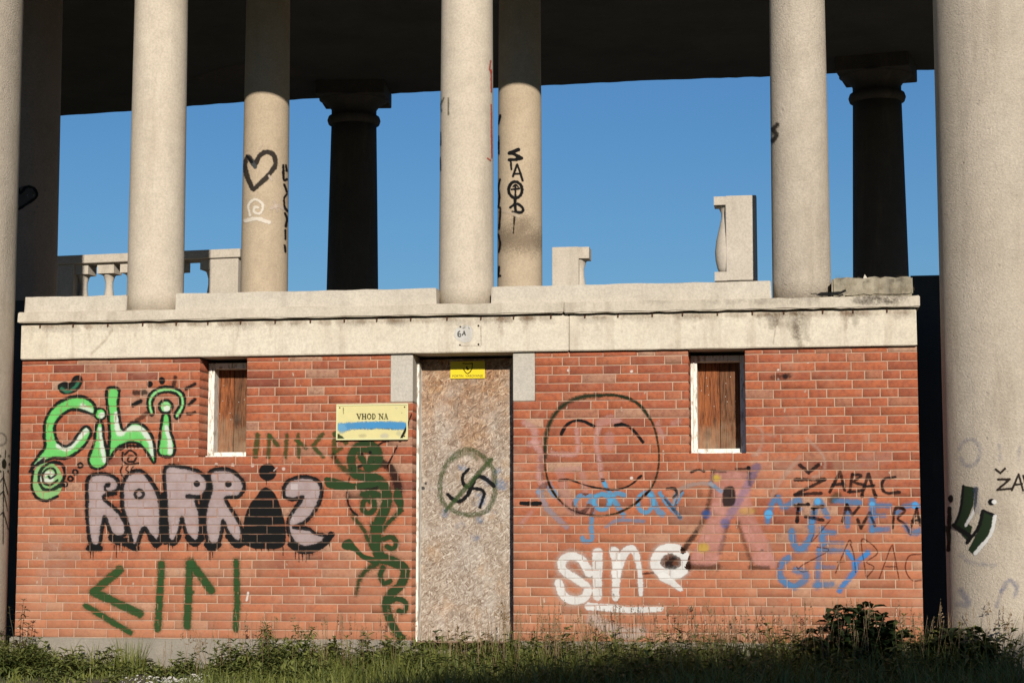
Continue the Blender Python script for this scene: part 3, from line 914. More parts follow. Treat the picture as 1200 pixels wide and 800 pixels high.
    def film(s, name, parent, label, Y=None, bricks=False, col=None, joint=0.32, mat='paint'):
        al = s.a.copy()
        d = rays(s.px, s.py); ok = np.ones(s.px.shape, bool)
        if col is None:
            t = ((Y if Y is not None else 0.0)-CAM[1])/d[..., 1]
            pw = CAM+d*t[..., None]
            if bricks:
                yy, jm = wall_map(pw[..., 0], pw[..., 2])
                al = np.where(jm, al*(joint+0.25*vnoise(s.px, s.py, 4, 5)), al)
                ok = (pw[..., 2] > ZB+0.004) & (pw[..., 0] > WL) & (pw[..., 0] < WR)
                for o in openings: ok &= ~((pw[..., 0] > o[0]-0.002) & (pw[..., 0] < o[1]+0.002) & (pw[..., 2] > o[2]))
                pw[..., 1] = yy
            else: pw[..., 1] = Y
        else:
            c = col; r = np.full(s.px.shape, c['r0'])
            for it in range(4):
                ox, oy = CAM[0]-c['cx'], CAM[1]-c['cy']
                A = d[..., 0]**2+d[..., 1]**2; B = ox*d[..., 0]+oy*d[..., 1]
                Cc = ox*ox+oy*oy-(r+0.004)**2
                disc = B*B-A*Cc
                ok = disc > 1e-4
                t = (-B-np.sqrt(np.maximum(disc, 0)))/A
                pw = CAM+d*t[..., None]
                r = col_r(c, pw[..., 2])
        al = np.where(ok, al, 0)
        q = (np.maximum.reduce([al[:-1, :-1], al[1:, :-1], al[:-1, 1:], al[1:, 1:]]) > 0.06) & ok[:-1, :-1] & ok[1:, :-1] & ok[:-1, 1:] & ok[1:, 1:]
        jj, ii = np.nonzero(q)
        if len(jj) == 0: return None
        w = s.px.shape[1]
        F4 = np.stack([jj*w+ii, (jj+1)*w+ii, (jj+1)*w+ii+1, jj*w+ii+1], 1)
        u, inv = np.unique(F4, return_inverse=True)
        V = pw.reshape(-1, 3)[u]
        rgba = np.concatenate([s.c.reshape(-1, 3)[u], al.reshape(-1)[u][:, None]], 1)
        o = link(name, mesh_np(name, V, inv.reshape(F4.shape), {'paint': rgba}), M[mat], parent)
        if label: o["label"] = label
        return o

BLK, GRN, LGR, WHT, SIL = (16, 14, 13), (46, 72, 38), (118, 216, 112), (238, 234, 226), (190, 170, 166)
BLU, LBL, PNK = (70, 130, 195), (96, 168, 208), (205, 150, 138)

# --- green, white and black bubble lettering
g = Paint(30, 432, 236, 592); g.halo = .15; g.use(0, 400, 0.25)
caron = [(270, 208), (300, 187), (328, 192), (345, 165), (378, 160), (387, 190), (365, 228), (325, 246), (287, 242)]
g.poly(caron, BLK); g.stroke([(288, 220), (318, 235), (350, 215), (366, 195)], 12, (60, 130, 95), alpha=.8)
Cc = [(440, 340), (443, 300), (400, 263), (330, 262), (260, 300), (217, 360), (207, 440), (212, 490), (182, 535), (152, 582), (200, 566), (250, 545), (310, 546), (360, 520), (402, 478), (426, 430), (418, 405), (398, 400), (368, 432), (335, 478), (300, 490), (265, 460), (256, 400), (285, 350), (340, 318), (400, 328)]
g.poly(Cc, LGR, patchy=.12); g.stroke([(275, 490), (320, 500), (365, 455), (405, 415)], 22, WHT, soft=1.0, alpha=.85); g.stroke([(385, 305), (425, 325)], 22, WHT, soft=1.2, alpha=.7)
g.stroke([(165, 580), (205, 550)], 16, WHT, soft=.8, alpha=.8)
g.stroke(Cc, 13, BLK, closed=True)
i1 = [(458, 382), (480, 385), (486, 450), (501, 520), (500, 570), (465, 596), (427, 585), (416, 545), (440, 480), (448, 420)]
g.poly(i1, LGR, patchy=.1); g.stroke([(470, 410), (478, 480), (490, 560)], 18, WHT, soft=1., alpha=.85); g.stroke(i1, 12, BLK, closed=True)
g.disc((470, 340), 26, LGR); g.disc((478, 347), 16, WHT, alpha=.8, soft=.8); g.ring((470, 340), 26, 9, BLK)
Lh = [(502, 226), (556, 226), (553, 300), (574, 410), (620, 380), (670, 393), (710, 440), (726, 510), (722, 568), (690, 520), (650, 478), (600, 474), (550, 500), (516, 545), (508, 530), (514, 440), (508, 340)]
g.poly(Lh, LGR, patchy=.1); g.stroke([(548, 340), (556, 430), (600, 410), (660, 410), (705, 470), (715, 530)], 22, WHT, soft=1.2, alpha=.85); g.stroke(Lh, 13, BLK, closed=True)
arc = [(692, 300), (702, 250), (750, 216), (810, 216), (858, 245), (866, 300), (835, 358), (819, 345), (845, 295), (833, 250), (790, 236), (740, 246), (713, 285), (720, 335), (705, 343)]
g.poly(arc, (150, 222, 140)); g.stroke(arc, 11, BLK, closed=True)
i2 = [(765, 345), (792, 345), (800, 420), (819, 490), (810, 534), (770, 538), (743, 520), (749, 450)]
g.poly(i2, LGR, patchy=.1); g.stroke([(780, 400), (795, 460), (798, 520)], 18, WHT, soft=1., alpha=.85); g.stroke(i2, 12, BLK, closed=True)
g.disc((777, 305), 30, (150, 222, 140)); g.disc((782, 315), 15, WHT, alpha=.8); g.ring((777, 305), 30, 12, BLK)
for a, b, al, w in (((630, 240), (680, 238), .6, 20), ((624, 297), (660, 280), .95, 16), ((640, 372), (690, 335), .5, 18), ((815, 205), (822, 168), .6, 14), ((872, 222), (915, 198), .8, 12), ((885, 297), (915, 270), .9, 12), ((880, 340), (914, 333), .8, 12)):
    g.stroke([a, b], w, BLK, alpha=al, soft=.9)
g.disc((703, 200), 14, BLK); g.disc((759, 184), 14, BLK, ry=18)
g.disc((222, 655), 72, (150, 205, 130), ry=88, patchy=.15); g.stroke([(190, 650), (215, 620), (245, 620), (240, 650), (215, 650)], 16, WHT, alpha=.8, soft=.8)
g.stroke([(140, 610), (158, 585), (205, 550)], 12, BLK); g.stroke([(155, 610), (149, 680), (172, 730), (220, 745), (268, 724)], 12, BLK)
g.stroke([(300, 670), (250, 692), (205, 690), (182, 650), (195, 598), (240, 566), (290, 576), (304, 620), (288, 662), (250, 690)], 13, BLK)
g.stroke([(228, 632), (240, 640), (262, 620), (250, 595), (220, 598), (200, 625), (205, 660), (235, 672), (268, 650)], 10, BLK)
for c in ((376, 580), (353, 612), (330, 642), (305, 668)): g.ring(c, 11, 8, BLK)
g.stroke([(565, 505), (600, 488), (655, 490)], 10, BLK, alpha=.8); g.stroke([(585, 530), (610, 510), (638, 530), (630, 560), (600, 560), (605, 538), (622, 536)], 8, BLK, alpha=.85); g.stroke([(575, 520), (575, 555), (600, 575), (648, 570)], 8, BLK, alpha=.8)
g.stroke([(575, 580), (565, 610), (580, 640)], 7, BLK, alpha=.8); g.stroke([(600, 582), (590, 600), (605, 612)], 6, BLK, alpha=.7); g.stroke([(625, 585), (615, 600), (630, 605)], 6, BLK, alpha=.7)
for q in range(6): g.stroke([(565+q*16, 500), (560+q*17, 482)], 5, BLK, alpha=.7)
g.film('graffiti', wall, 'bright green bubble letters with white highlights and a spiral, top left of the wall', bricks=True)

# --- silver throw-up lettering with a black figure
g = Paint(94, 536, 396, 664); g.halo = .25
K = [(82, 190), (130, 158), (220, 156), (285, 190), (303, 240), (280, 278), (215, 300), (192, 328), (250, 385), (310, 440), (348, 520), (350, 585), (300, 610), (250, 580), (215, 500), (198, 465), (180, 560), (162, 655), (125, 672), (95, 640), (78, 500), (73, 300)]
A = [(330, 230), (370, 160), (430, 130), (490, 150), (550, 230), (590, 310), (605, 420), (605, 590), (572, 640), (530, 600), (490, 545), (462, 585), (440, 650), (402, 668), (385, 600), (362, 500), (333, 400), (326, 300)]
R1 = [(640, 112), (760, 105), (860, 130), (930, 180), (943, 250), (905, 310), (860, 345), (885, 425), (892, 560), (868, 632), (822, 632), (783, 565), (760, 470), (738, 560), (702, 640), (662, 622), (650, 480), (640, 300)]
g.use(90, 530, .1625)
for sh in (K, A, R1): g.poly(sh, SIL, patchy=.2, soft=.8)
g.stroke([(625, 310), (628, 480), (640, 640)], 42, BLK)
g.stroke(K, 24, BLK, closed=True, soft=.7); g.stroke(A, 26, BLK, closed=True, soft=.7); g.stroke(R1, 24, BLK, closed=True, soft=.7)
g.stroke([(300, 262), (245, 290), (205, 268), (212, 232), (235, 225)], 18, BLK, soft=.6); g.disc((225, 235), 17, BLK)
g.stroke([(285, 300), (230, 308)], 14, BLK)
g.stroke([(90, 688), (165, 690)], 42, BLK); g.stroke([(255, 610), (310, 640), (380, 640)], 55, BLK); g.stroke([(365, 660), (430, 690)], 40, BLK); g.stroke([(540, 620), (575, 665), (620, 620)], 40, BLK)
g.stroke([(645, 635), (700, 650), (735, 600)], 36, BLK); g.stroke([(800, 610), (850, 655), (900, 620)], 40, BLK)
g.ring((450, 300), 30, 19, BLK); g.disc((866, 225), 24, BLK); g.stroke([(795, 315), (905, 320)], 28, BLK); g.stroke([(895, 330), (905, 450), (905, 600)], 24, BLK)
g.drips([(100, 710, 50), (118, 705, 70), (270, 670, 40), (285, 660, 95), (310, 665, 50), (325, 665, 55), (345, 660, 30), (660, 660, 50), (690, 660, 30), (800, 660, 45), (870, 665, 40), (575, 690, 20)], 6, BLK)
R2 = [(95, 150), (170, 117), (260, 135), (330, 200), (343, 260), (300, 318), (215, 325), (232, 380), (290, 470), (328, 560), (318, 636), (270, 630), (222, 560), (192, 490), (185, 560), (160, 648), (105, 660), (72, 600), (62, 450), (90, 330), (108, 250)]
Z2 = [(630, 280), (650, 220), (720, 182), (810, 177), (880, 210), (903, 270), (890, 350), (840, 440), (770, 510), (705, 540), (800, 548), (860, 582), (930, 602), (900, 650), (800, 680), (720, 660), (672, 590), (662, 500), (700, 420), (755, 345), (762, 322), (700, 335), (645, 322)]
FIG = [(510, 252), (562, 290), (600, 370), (628, 460), (645, 560), (640, 650), (600, 688), (510, 694), (420, 690), (352, 660), (340, 590), (347, 480), (390, 370), (440, 310), (470, 266)]
g.use(230, 530, .1625)
g.poly(R2, SIL, patchy=.2, soft=.8); g.poly(Z2, SIL, patchy=.2, soft=.8)
g.poly(FIG, BLK, soft=.8); g.disc((515, 140), 62, BLK, soft=.6)
g.stroke(R2, 24, BLK, closed=True, soft=.7); g.stroke(Z2, 25, BLK, closed=True, soft=.7)
g.stroke([(75, 170), (100, 240), (70, 320), (48, 450), (42, 620)], 24, BLK); g.disc((232, 228), 24, BLK)
g.stroke([(75, 660), (110, 690), (160, 660)], 40, BLK); g.stroke([(230, 600), (285, 665), (340, 650)], 38, BLK)
g.stroke([(680, 660), (760, 705), (850, 700), (930, 650), (975, 590)], 40, BLK); g.poly([(676, 225), (732, 225), (732, 275), (676, 275)], (205, 190, 186), curve=False, alpha=.8)
g.stroke([(90, 700), (85, 650)], 14, BLK)
g.drips([(100, 720, 60), (118, 715, 40), (430, 690, 22), (470, 692, 18), (520, 692, 22), (560, 690, 24), (625, 680, 60), (715, 715, 50), (740, 715, 75), (765, 718, 60), (790, 718, 70), (815, 715, 55), (840, 710, 30), (505, 200, 35), (960, 650, 30)], 6, BLK)
g.stroke([(560, 130), (582, 108)], 7, (220, 190, 175)); g.stroke([(690, 430), (700, 490)], 4, WHT, alpha=.4)
g.film('graffiti', wall, 'silver-pink bulging letters outlined black with a solid black figure among them', bricks=True, joint=.34)
g = Paint(245, 536, 345, 562).use(230, 530, .1625)
for x, y in ((145, 88), (262, 90), (405, 92), (630, 118)): g.disc((x, y), 13, (228, 196, 178), alpha=.9)
g.film('paint_spots', wall, None, bricks=True)['kind'] = 'stuff'

# --- green vine creature beside the door
g = Paint(376, 500, 486, 757); g.halo = .4; g.use(380, 500, .1749)
G2 = (48, 70, 38)
g.stroke([(370, 240), (440, 270), (480, 350), (500, 430)], 46, (40, 28, 24), alpha=.75, soft=1.6); g.stroke([(250, 400), (340, 400)], 40, BLK, alpha=.85, soft=1.2)
g.stroke([(155, 440), (160, 510), (190, 565), (222, 592)], 12, BLK, alpha=.85); g.stroke([(170, 340), (155, 400), (155, 440)], 8, BLK, alpha=.6); g.stroke([(225, 270), (300, 235), (380, 240)], 14, BLK, alpha=.8)
g.stroke([(200, 310), (180, 220), (210, 145), (280, 115), (345, 140), (365, 200), (350, 255), (290, 275)], 48, G2, soft=.8)
g.stroke([(240, 190), (290, 255), (325, 185)], 36, G2, soft=.8); g.stroke([(235, 150), (330, 150)], 40, G2, soft=.8)
g.disc((252, 182), 11, BLK); g.disc((308, 172), 11, BLK)
g.stroke([(215, 315), (300, 335), (380, 370), (420, 450), (410, 540), (365, 640), (345, 740), (340, 800)], 60, G2, soft=.8)
g.poly([(5, 340), (60, 342), (200, 378), (340, 355), (345, 400), (150, 420), (50, 412), (10, 390)], G2, soft=.8)
g.poly([(480, 410), (515, 440), (531, 530), (500, 585), (430, 650), (395, 690), (490, 555), (463, 480)], G2, soft=.9)
g.stroke([(330, 470), (335, 545), (300, 578), (262, 555), (262, 505), (290, 480), (310, 500)], 30, G2, soft=.8); g.stroke([(260, 450), (330, 440), (390, 470)], 34, G2, soft=.8)
g.stroke([(190, 600), (260, 680), (310, 790)], 20, G2, soft=1.2, alpha=.85); g.stroke([(330, 760), (430, 640), (520, 560)], 26, G2, soft=1.2, w2=14)
g.stroke([(60, 190), (100, 250), (160, 300)], 22, G2, soft=1.4, alpha=.7, w2=30)
g.stroke([(360, 125), (390, 105), (430, 95)], 9, BLK, alpha=.8)
g.use(380, 620, .1749)
g.stroke([(345, -20), (348, 90), (375, 180), (450, 212), (522, 245), (540, 300), (508, 375), (440, 440), (415, 505), (440, 605), (488, 690), (548, 760)], 66, G2, soft=.8, w2=42)
g.stroke([(400, 62), (450, 50), (480, 88), (460, 128), (418, 112)], 28, G2, soft=.7)
g.poly([(120, 92), (170, 65), (212, 112), (270, 168), (360, 195), (350, 235), (260, 198), (190, 142), (130, 132)], G2, soft=.8)
g.stroke([(350, 232), (275, 280), (232, 350), (215, 440)], 28, G2, soft=1.6, w2=10, alpha=.85)
g.stroke([(395, 255), (376, 310), (400, 358), (442, 345)], 28, G2, soft=.7); g.stroke([(430, 490), (490, 464), (545, 490), (540, 548), (502, 545)], 28, G2, soft=.7)
g.film('graffiti', wall, 'dark green vine-like creature curling down beside the door', bricks=True)
g = Paint(292, 502, 412, 542).use(250, 400, .25)
for p, w in (([(207, 440), (198, 535)], 22), ([(263, 440), (258, 540)], 18), ([(263, 442), (300, 485)], 16), ([(345, 440), (338, 540)], 15), ([(398, 435), (400, 540)], 16), ([(388, 460), (435, 500)], 16), ([(512, 435), (465, 490), (515, 540)], 16), ([(570, 432), (565, 540)], 18), ([(570, 432), (622, 475)], 18), ([(570, 520), (600, 500)], 14)):
    g.stroke(p, w, (66, 82, 40), soft=1.3, alpha=.8, curve=False)
g.film('graffiti', wall, 'row of small faded green angular letters under the yellow sign', bricks=True)
g = Paint(92, 650, 288, 745); g.halo = .35; g.use(0, 600, .25)
for p, w in (([(560, 270), (440, 372), (655, 475)], 34), ([(405, 440), (608, 562)], 24), ([(757, 240), (740, 545)], 28), ([(890, 235), (877, 535)], 30), ([(895, 235), (990, 365)], 32), ([(1107, 230), (1112, 400), (1105, 548)], 24)):
    g.stroke(p, w, (50, 84, 44), soft=1.1, alpha=.95, curve=False)
g.disc((905, 372), 8, (50, 84, 44), alpha=.7, soft=1)
g.film('graffiti', wall, 'large dark green angular letters low on the left of the wall', bricks=True, joint=.75)

# --- smiling face, older faded pink marks and blue word
g = Paint(606, 478, 800, 622).use(600, 450, .2125)
for p, w, al in (([(70, 210), (125, 255), (130, 330), (160, 390), (150, 500), (170, 560)], 30, .5), ([(220, 380), (300, 388), (360, 372), (358, 250)], 22, .5), ([(475, 240), (465, 320), (480, 420), (492, 520)], 22, .55), ([(485, 215), (540, 195), (580, 205)], 45, .4), ([(250, 480), (340, 470), (385, 490), (405, 590)], 30, .35), ([(800, 220), (830, 290)], 26, .35), ([(890, 215), (920, 205)], 30, .35), ([(50, 770), (110, 700)], 20, .3), ([(535, 290), (540, 340)], 50, .3), ([(270, 520), (330, 700), (420, 690)], 45, .25), ([(100, 330), (150, 320)], 30, .4)):
    g.stroke(p, w, (225, 172, 160), soft=2.2, alpha=min(1, al*1.5), grain=.22)
g.film('graffiti', wall, 'faded pink spray remnants behind the smiling face', bricks=True)
g = Paint(622, 560, 830, 642).use(640, 540, .1875)
for p, w, al in (([(305, 222), (220, 215), (178, 262), (195, 318), (250, 305), (292, 235), (282, 400), (286, 490), (240, 500), (225, 480)], 26, .85), ([(400, 200), (440, 270), (482, 335)], 30, .85), ([(400, 250), (440, 202), (490, 212)], 26, .85), ([(655, 200), (690, 295), (725, 330)], 34, .85), ([(710, 200), (770, 280), (838, 350)], 26, .85), ([(800, 300), (830, 230), (850, 192)], 20, .8), ([(375, 410), (450, 370), (610, 375)], 18, .5), ([(345, 100), (388, 190)], 22, .8), ([(20, 130), (40, 180), (90, 250), (180, 330)], 20, .35)):
    g.stroke(p, w, LBL, soft=.9, alpha=al, grain=.2)
g.ring((350, 255), 48, 26, LBL, alpha=.85, soft=.9); g.ring((620, 260), 46, 26, LBL, ry=60, alpha=.85, soft=.9)
g.use(600, 450, .2125)
g.stroke([(148, 590), (190, 555), (240, 612)], 30, LBL, alpha=.6, soft=1.2); g.stroke([(150, 600), (200, 690), (300, 785)], 30, (170, 165, 175), alpha=.55, soft=1.2); g.stroke([(500, 520), (515, 560)], 20, LBL, alpha=.7)
g.film('graffiti', wall, 'light blue cursive word running under the smiling face', bricks=True)
g = Paint(606, 456, 800, 612).use(600, 450, .2125)
DG = (34, 46, 28)
face = [(465, 62), (380, 72), (290, 112), (225, 182), (190, 272), (180, 400), (190, 500), (230, 598), (310, 680), (400, 715), (500, 725), (600, 702), (700, 640), (780, 550), (810, 430), (800, 300), (762, 190), (690, 104), (580, 62)]
g.stroke(face[:6], 22, (58, 62, 42), w2=20, soft=1.4, alpha=.75); g.stroke([(160, 400), (165, 520)], 22, (140, 120, 90), alpha=.4, soft=1.5)
g.stroke(face, 8.5, DG, closed=True, soft=.7, alpha=.92); g.stroke([(470, 62), (580, 62), (690, 104), (762, 190)], 16, DG, soft=1.0, alpha=.85)
g.stroke([(272, 275), (300, 225), (350, 201), (400, 206), (452, 232)], 14, BLK, soft=.5); g.stroke([(570, 228), (620, 224), (670, 255), (722, 318)], 14, BLK, soft=.5)
g.stroke([(260, 530), (300, 525), (330, 530), (420, 560), (520, 578), (600, 576), (660, 550), (712, 505)], 8, BLK, soft=.5); g.stroke([(262, 530), (300, 526)], 14, BLK, alpha=.7); g.stroke([(695, 520), (712, 505)], 12, BLK)
g.stroke([(50, 657), (153, 657)], 20, BLK, soft=.4)
g.film('graffiti', wall, 'round smiling face drawn in dark outline right of the door', bricks=True)

# --- pink letter A with black edges
g = Paint(772, 540, 916, 676).use(780, 530, .1875)
g.poly([(290, 130), (510, 130), (530, 250), (560, 400), (640, 560), (690, 715), (560, 700), (520, 600), (460, 440), (422, 405), (382, 470), (345, 640), (300, 700), (150, 690), (200, 560), (270, 400), (292, 250)], (226, 162, 148), alpha=.82, soft=2.6, patchy=.5)
g.stroke([(570, 90), (510, 210), (440, 330), (400, 395)], 45, (120, 112, 150), alpha=.5, soft=2.2)
g.stroke([(295, 115), (275, 290), (232, 430), (120, 600)], 24, (55, 46, 40), alpha=.6, soft=2.2, grain=.3); g.stroke([(190, 500), (110, 610)], 26, (45, 38, 32), alpha=.5, soft=1.5)
g.stroke([(380, 450), (340, 620)], 24, (50, 44, 42), alpha=.65, soft=2.2, grain=.3); g.stroke([(455, 440), (500, 580), (540, 690)], 22, (55, 46, 42), alpha=.6, soft=2.2, grain=.3)
g.stroke([(150, 712), (325, 716)], 34, (60, 48, 40), alpha=.65, soft=2.4, grain=.3); g.stroke([(530, 716), (640, 720)], 22, (70, 50, 40), alpha=.6, soft=1.6); g.stroke([(520, 100), (525, 200)], 16, (60, 50, 50), alpha=.7, soft=1.4)
g.poly([(362, 230), (400, 208), (430, 225), (438, 290), (420, 330), (365, 335), (355, 290)], BLK, alpha=1, soft=1.2, patchy=.1)
for c, r, ry, col, al in (((320, 160), 22, 22, (220, 190, 40), .9), ((235, 595), 36, 32, (218, 185, 50), .85), ((510, 365), 50, 22, (205, 160, 70), .8), ((255, 385), 28, 26, (45, 95, 160), .95), ((372, 440), 30, 30, (60, 95, 150), .9)):
    g.disc(c, r, col, ry=ry, alpha=al*.85, soft=2.4, patchy=.25)
g.stroke([(280, 195), (345, 240)], 24, (100, 150, 180), alpha=.8, soft=1); g.stroke([(52, 345), (60, 265), (120, 215), (220, 192), (290, 200)], 24, (185, 165, 155), alpha=.6, soft=1.2); g.stroke([(0, 285), (90, 400)], 20, LBL, alpha=.6); g.stroke([(50, 350), (65, 260)], 16, LBL, alpha=.5)
g.stroke([(160, 122), (200, 108), (240, 118)], 12, BLK, alpha=.8, soft=.8); g.stroke([(290, 115), (375, 120)], 14, BLK, alpha=.5, soft=1); g.stroke([(440, 105), (520, 100)], 14, BLK, alpha=.6, soft=1); g.disc((518, 95), 12, BLK)
g.stroke([(10, 225), (55, 225), (70, 255), (50, 280)], 16, BLK, alpha=.9)
g.stroke([(640, 560), (650, 640), (690, 700)], 26, PNK, alpha=.35, soft=2)
g.film('graffiti', wall, 'pink letter A with smudged black edges and small yellow and blue spots', bricks=True)
# --- white word and underline
g = Paint(644, 634, 816, 752); g.halo = .22; g.use(450, 600, .25)
WS = [(962, 285), (925, 222), (870, 205), (835, 232), (842, 272), (900, 312), (950, 350), (944, 395), (890, 412), (840, 388), (820, 330)]
g.stroke(WS, 60, (225, 205, 190), soft=3.5, alpha=.3); g.stroke(WS, 34, WHT, soft=.7, grain=.06)
g.stroke([(1000, 190), (1000, 395)], 44, WHT, soft=.7, grain=.06, w2=36); g.stroke([(1078, 185), (1090, 240), (1085, 400)], 44, WHT, soft=.7, grain=.06, w2=30)
g.use(700, 600, .25)
g.stroke([(88, 285), (118, 205), (155, 170), (182, 200), (200, 290), (203, 385)], 42, WHT, soft=.7, grain=.06, w2=16)
lp = [(275, 215), (305, 178), (355, 170), (405, 200), (414, 255), (372, 288), (312, 285), (276, 255)]
g.stroke(lp, 62, (225, 205, 190), soft=3, alpha=.3, closed=True); g.poly(lp, (70, 45, 35), alpha=.55, soft=2); g.poly([(320, 235), (360, 205), (372, 215), (350, 240), (380, 262), (330, 265)], BLK, alpha=.7, soft=1.2)
g.stroke(lp, 42, WHT, soft=.7, closed=True, grain=.06); g.stroke([(305, 300), (345, 325), (390, 358)], 36, WHT, soft=.7, w2=22, grain=.06)
g.stroke([(-40, 440), (60, 447), (170, 457), (300, 452)], 32, WHT, soft=.7, grain=.06, w2=22)
g.stroke([(-20, 500), (60, 545), (150, 570), (200, 560)], 46, (225, 210, 195), soft=4, alpha=.55)
g.film('graffiti', wall, 'white cursive word with an underline, right of the door', bricks=True, joint=.65)
g = Paint(752, 662, 768, 676).use(700, 600, .25)
g.stroke([(215, 287), (262, 283)], 9, (60, 30, 20), alpha=.7); g.film('paint_dash', wall, None, bricks=True)
# --- faint pale arcs
g = Paint(870, 492, 1010, 600).use(700, 400, .25)
for p, w, al in (([(740, 395), (772, 420), (772, 480), (745, 528)], 12, .5), ([(980, 455), (1040, 510), (1068, 570), (1050, 620), (1010, 640)], 13, .55), ([(820, 720), (860, 650), (950, 540)], 20, .5), ([(800, 435), (830, 440)], 16, .5), ([(730, 530), (770, 520)], 18, .4)):
    g.stroke(p, w, (222, 182, 160), soft=1.6, alpha=al, grain=.3)
g.film('graffiti', wall, 'faint pale arcs right of the boarded window', bricks=True)
g = Paint(965, 515, 1075, 600).use(890, 530, .2125)
g.stroke([(600, 30), (560, 60), (700, 20)], 60, (215, 170, 150), soft=5, alpha=.4, grain=.4); g.stroke([(450, 90), (430, 70), (520, 80)], 50, (205, 160, 130), soft=4, alpha=.5, grain=.4)
g.film('paint_smudge', wall, None, bricks=True)
# --- blue and black lettering on the right
g = Paint(890, 572, 1084, 698); g.halo = .25; g.use(890, 530, .2125)
B1 = (88, 138, 184)
for p, w, al in (([(45, 380), (52, 330), (95, 245), (130, 300), (215, 258), (218, 310)], 26, .9), ([(285, 405), (325, 265), (375, 350)], 28, .85), ([(415, 265), (550, 275)], 24, .9), ([(487, 280), (485, 405)], 24, .75), ([(622, 265), (620, 425)], 28, .9), ([(620, 290), (720, 292)], 22, .8), ([(620, 345), (690, 348)], 18, .7), ([(620, 425), (710, 420)], 20, .75), ([(760, 330), (800, 300), (860, 288), (888, 300)], 22, .8), ([(800, 400), (835, 445)], 22, .6), ([(865, 440), (890, 430)], 30, .7),
                ([(287, 385), (285, 460), (230, 530), (190, 505), (178, 430)], 28, .85), ([(345, 420), (347, 505)], 26, .85), ([(345, 440), (412, 442)], 22, .8), ([(345, 492), (460, 497)], 18, .5), ([(200, 545), (260, 540)], 18, .4),
                ([(160, 580), (115, 622), (122, 692), (180, 735), (252, 700), (245, 655), (200, 650)], 30, .8), ([(330, 540), (318, 740)], 22, .6), ([(330, 540), (450, 540)], 20, .55), ([(320, 630), (412, 632)], 18, .5), ([(305, 732), (400, 725)], 24, .6), ([(120, 700), (200, 745)], 26, .5)):
    g.stroke(p, w, B1, soft=1.2, alpha=al, grain=.25)
g.disc((50, 340), 24, (92, 165, 215), soft=1); g.disc((860, 292), 20, (80, 160, 220), soft=1); g.disc((320, 268), 18, (92, 165, 215), soft=1); g.disc((620, 285), 16, (92, 165, 215), soft=1)
BY = (72, 140, 205)
g.stroke([(485, 548), (530, 610), (600, 552)], 22, BY, soft=.8, curve=False); g.stroke([(530, 610), (520, 660), (440, 760)], 26, BY, soft=1.2, alpha=.8, w2=22)
g.stroke([(430, 235), (400, 260)], 34, (50, 70, 40), alpha=.5, soft=2)
g.film('graffiti', wall, 'blue sprayed words in three lines at the right end of the wall', bricks=True)
g = Paint(902, 538, 1084, 684).use(890, 530, .2125)
BT = (32, 24, 22)
for p, w in (([(222, 68), (270, 112), (325, 66)], 17), ([(198, 150), (360, 148)], 17), ([(355, 152), (200, 228)], 15), ([(195, 232), (340, 224)], 17), ([(388, 216), (445, 105), (470, 208)], 15), ([(405, 178), (465, 172)], 13), ([(498, 218), (512, 118)], 15), ([(510, 120), (560, 128), (522, 162), (582, 182), (556, 210), (490, 216)], 14), ([(562, 238), (602, 118), (640, 242)], 15), ([(575, 188), (632, 182)], 13), ([(748, 136), (692, 145), (674, 185), (700, 222), (772, 218)], 15),
             ([(198, 295), (270, 285)], 15), ([(216, 290), (208, 378)], 15), ([(290, 305), (352, 296)], 15), ([(255, 352), (350, 372)], 18), ([(300, 300), (300, 360)], 12), ([(458, 378), (482, 288), (512, 345), (548, 300)], 13), ([(540, 368), (560, 416), (608, 330), (636, 402)], 14), ([(735, 415), (750, 308), (802, 320), (762, 362), (800, 392), (832, 446)], 13), ([(835, 412), (868, 310), (888, 400)], 13), ([(842, 375), (885, 372)], 11)):
    g.stroke(p, w, BT, soft=.6, alpha=.92, curve=len(p) > 4, grain=.15)
for c in ((566, 240), (640, 240), (208, 378), (268, 285)): g.disc(c, 11, BT)
BR = (105, 48, 32)
for p in ([(390, 372), (290, 490), (300, 450)], [(210, 648), (245, 615), (380, 540), (320, 520)], [(205, 630), (230, 655), (270, 650)], [(420, 662), (490, 492), (510, 500)], [(430, 602), (470, 600)], [(590, 690), (562, 492), (600, 490), (652, 550), (592, 602), (632, 632), (590, 690)], [(660, 696), (725, 520), (740, 540), (770, 702)], [(695, 628), (755, 628)], [(888, 560), (825, 570), (805, 640), (840, 702), (895, 702)], [(500, 500), (520, 560), (530, 660)]):
    g.stroke(p, 5.5, BR, soft=.5, alpha=.8)
g.film('graffiti', wall, 'black brushed capital letters and thin brown letters at the right end', bricks=True)
# smoke mark and pale chips
g = Paint(898, 434, 930, 448)
g.stroke([(905, 442), (925, 440)], 5, (60, 40, 34), soft=2, alpha=.8, grain=.4); g.disc((920, 441), 3, (40, 30, 28), soft=1.5, alpha=.8)
g.film('soot_mark', wall, None, bricks=True)
rc = random.Random(3)
g = Paint(24, 425, 1080, 740, 0.7)
for i in range(70):
    x, y = rc.uniform(30, 1070), rc.uniform(428, 730)
    g.stroke([(x, y), (x+rc.uniform(-1, 1), y+rc.uniform(1, 4))], rc.uniform(.8, 1.9), (228, 196, 170), soft=.4, alpha=rc.uniform(.5, .9))
g.stroke([(291, 694), (289, 703)], 2.2, (232, 215, 200), soft=.4)
for (x, y) in ((666, 434), (740, 435), (740, 560), (893, 645), (912, 434), (912, 445), (947, 424)): g.disc((x, y), 1.8, (235, 210, 195), soft=.5)
for i in range(16):
    x, y = rc.uniform(40, 90), rc.uniform(630, 690)
    g.stroke([(x, y), (x+rc.uniform(-18, 18), y+rc.uniform(-8, 8))], rc.uniform(5, 12), (222, 178, 155), soft=4, alpha=.36, grain=.5)
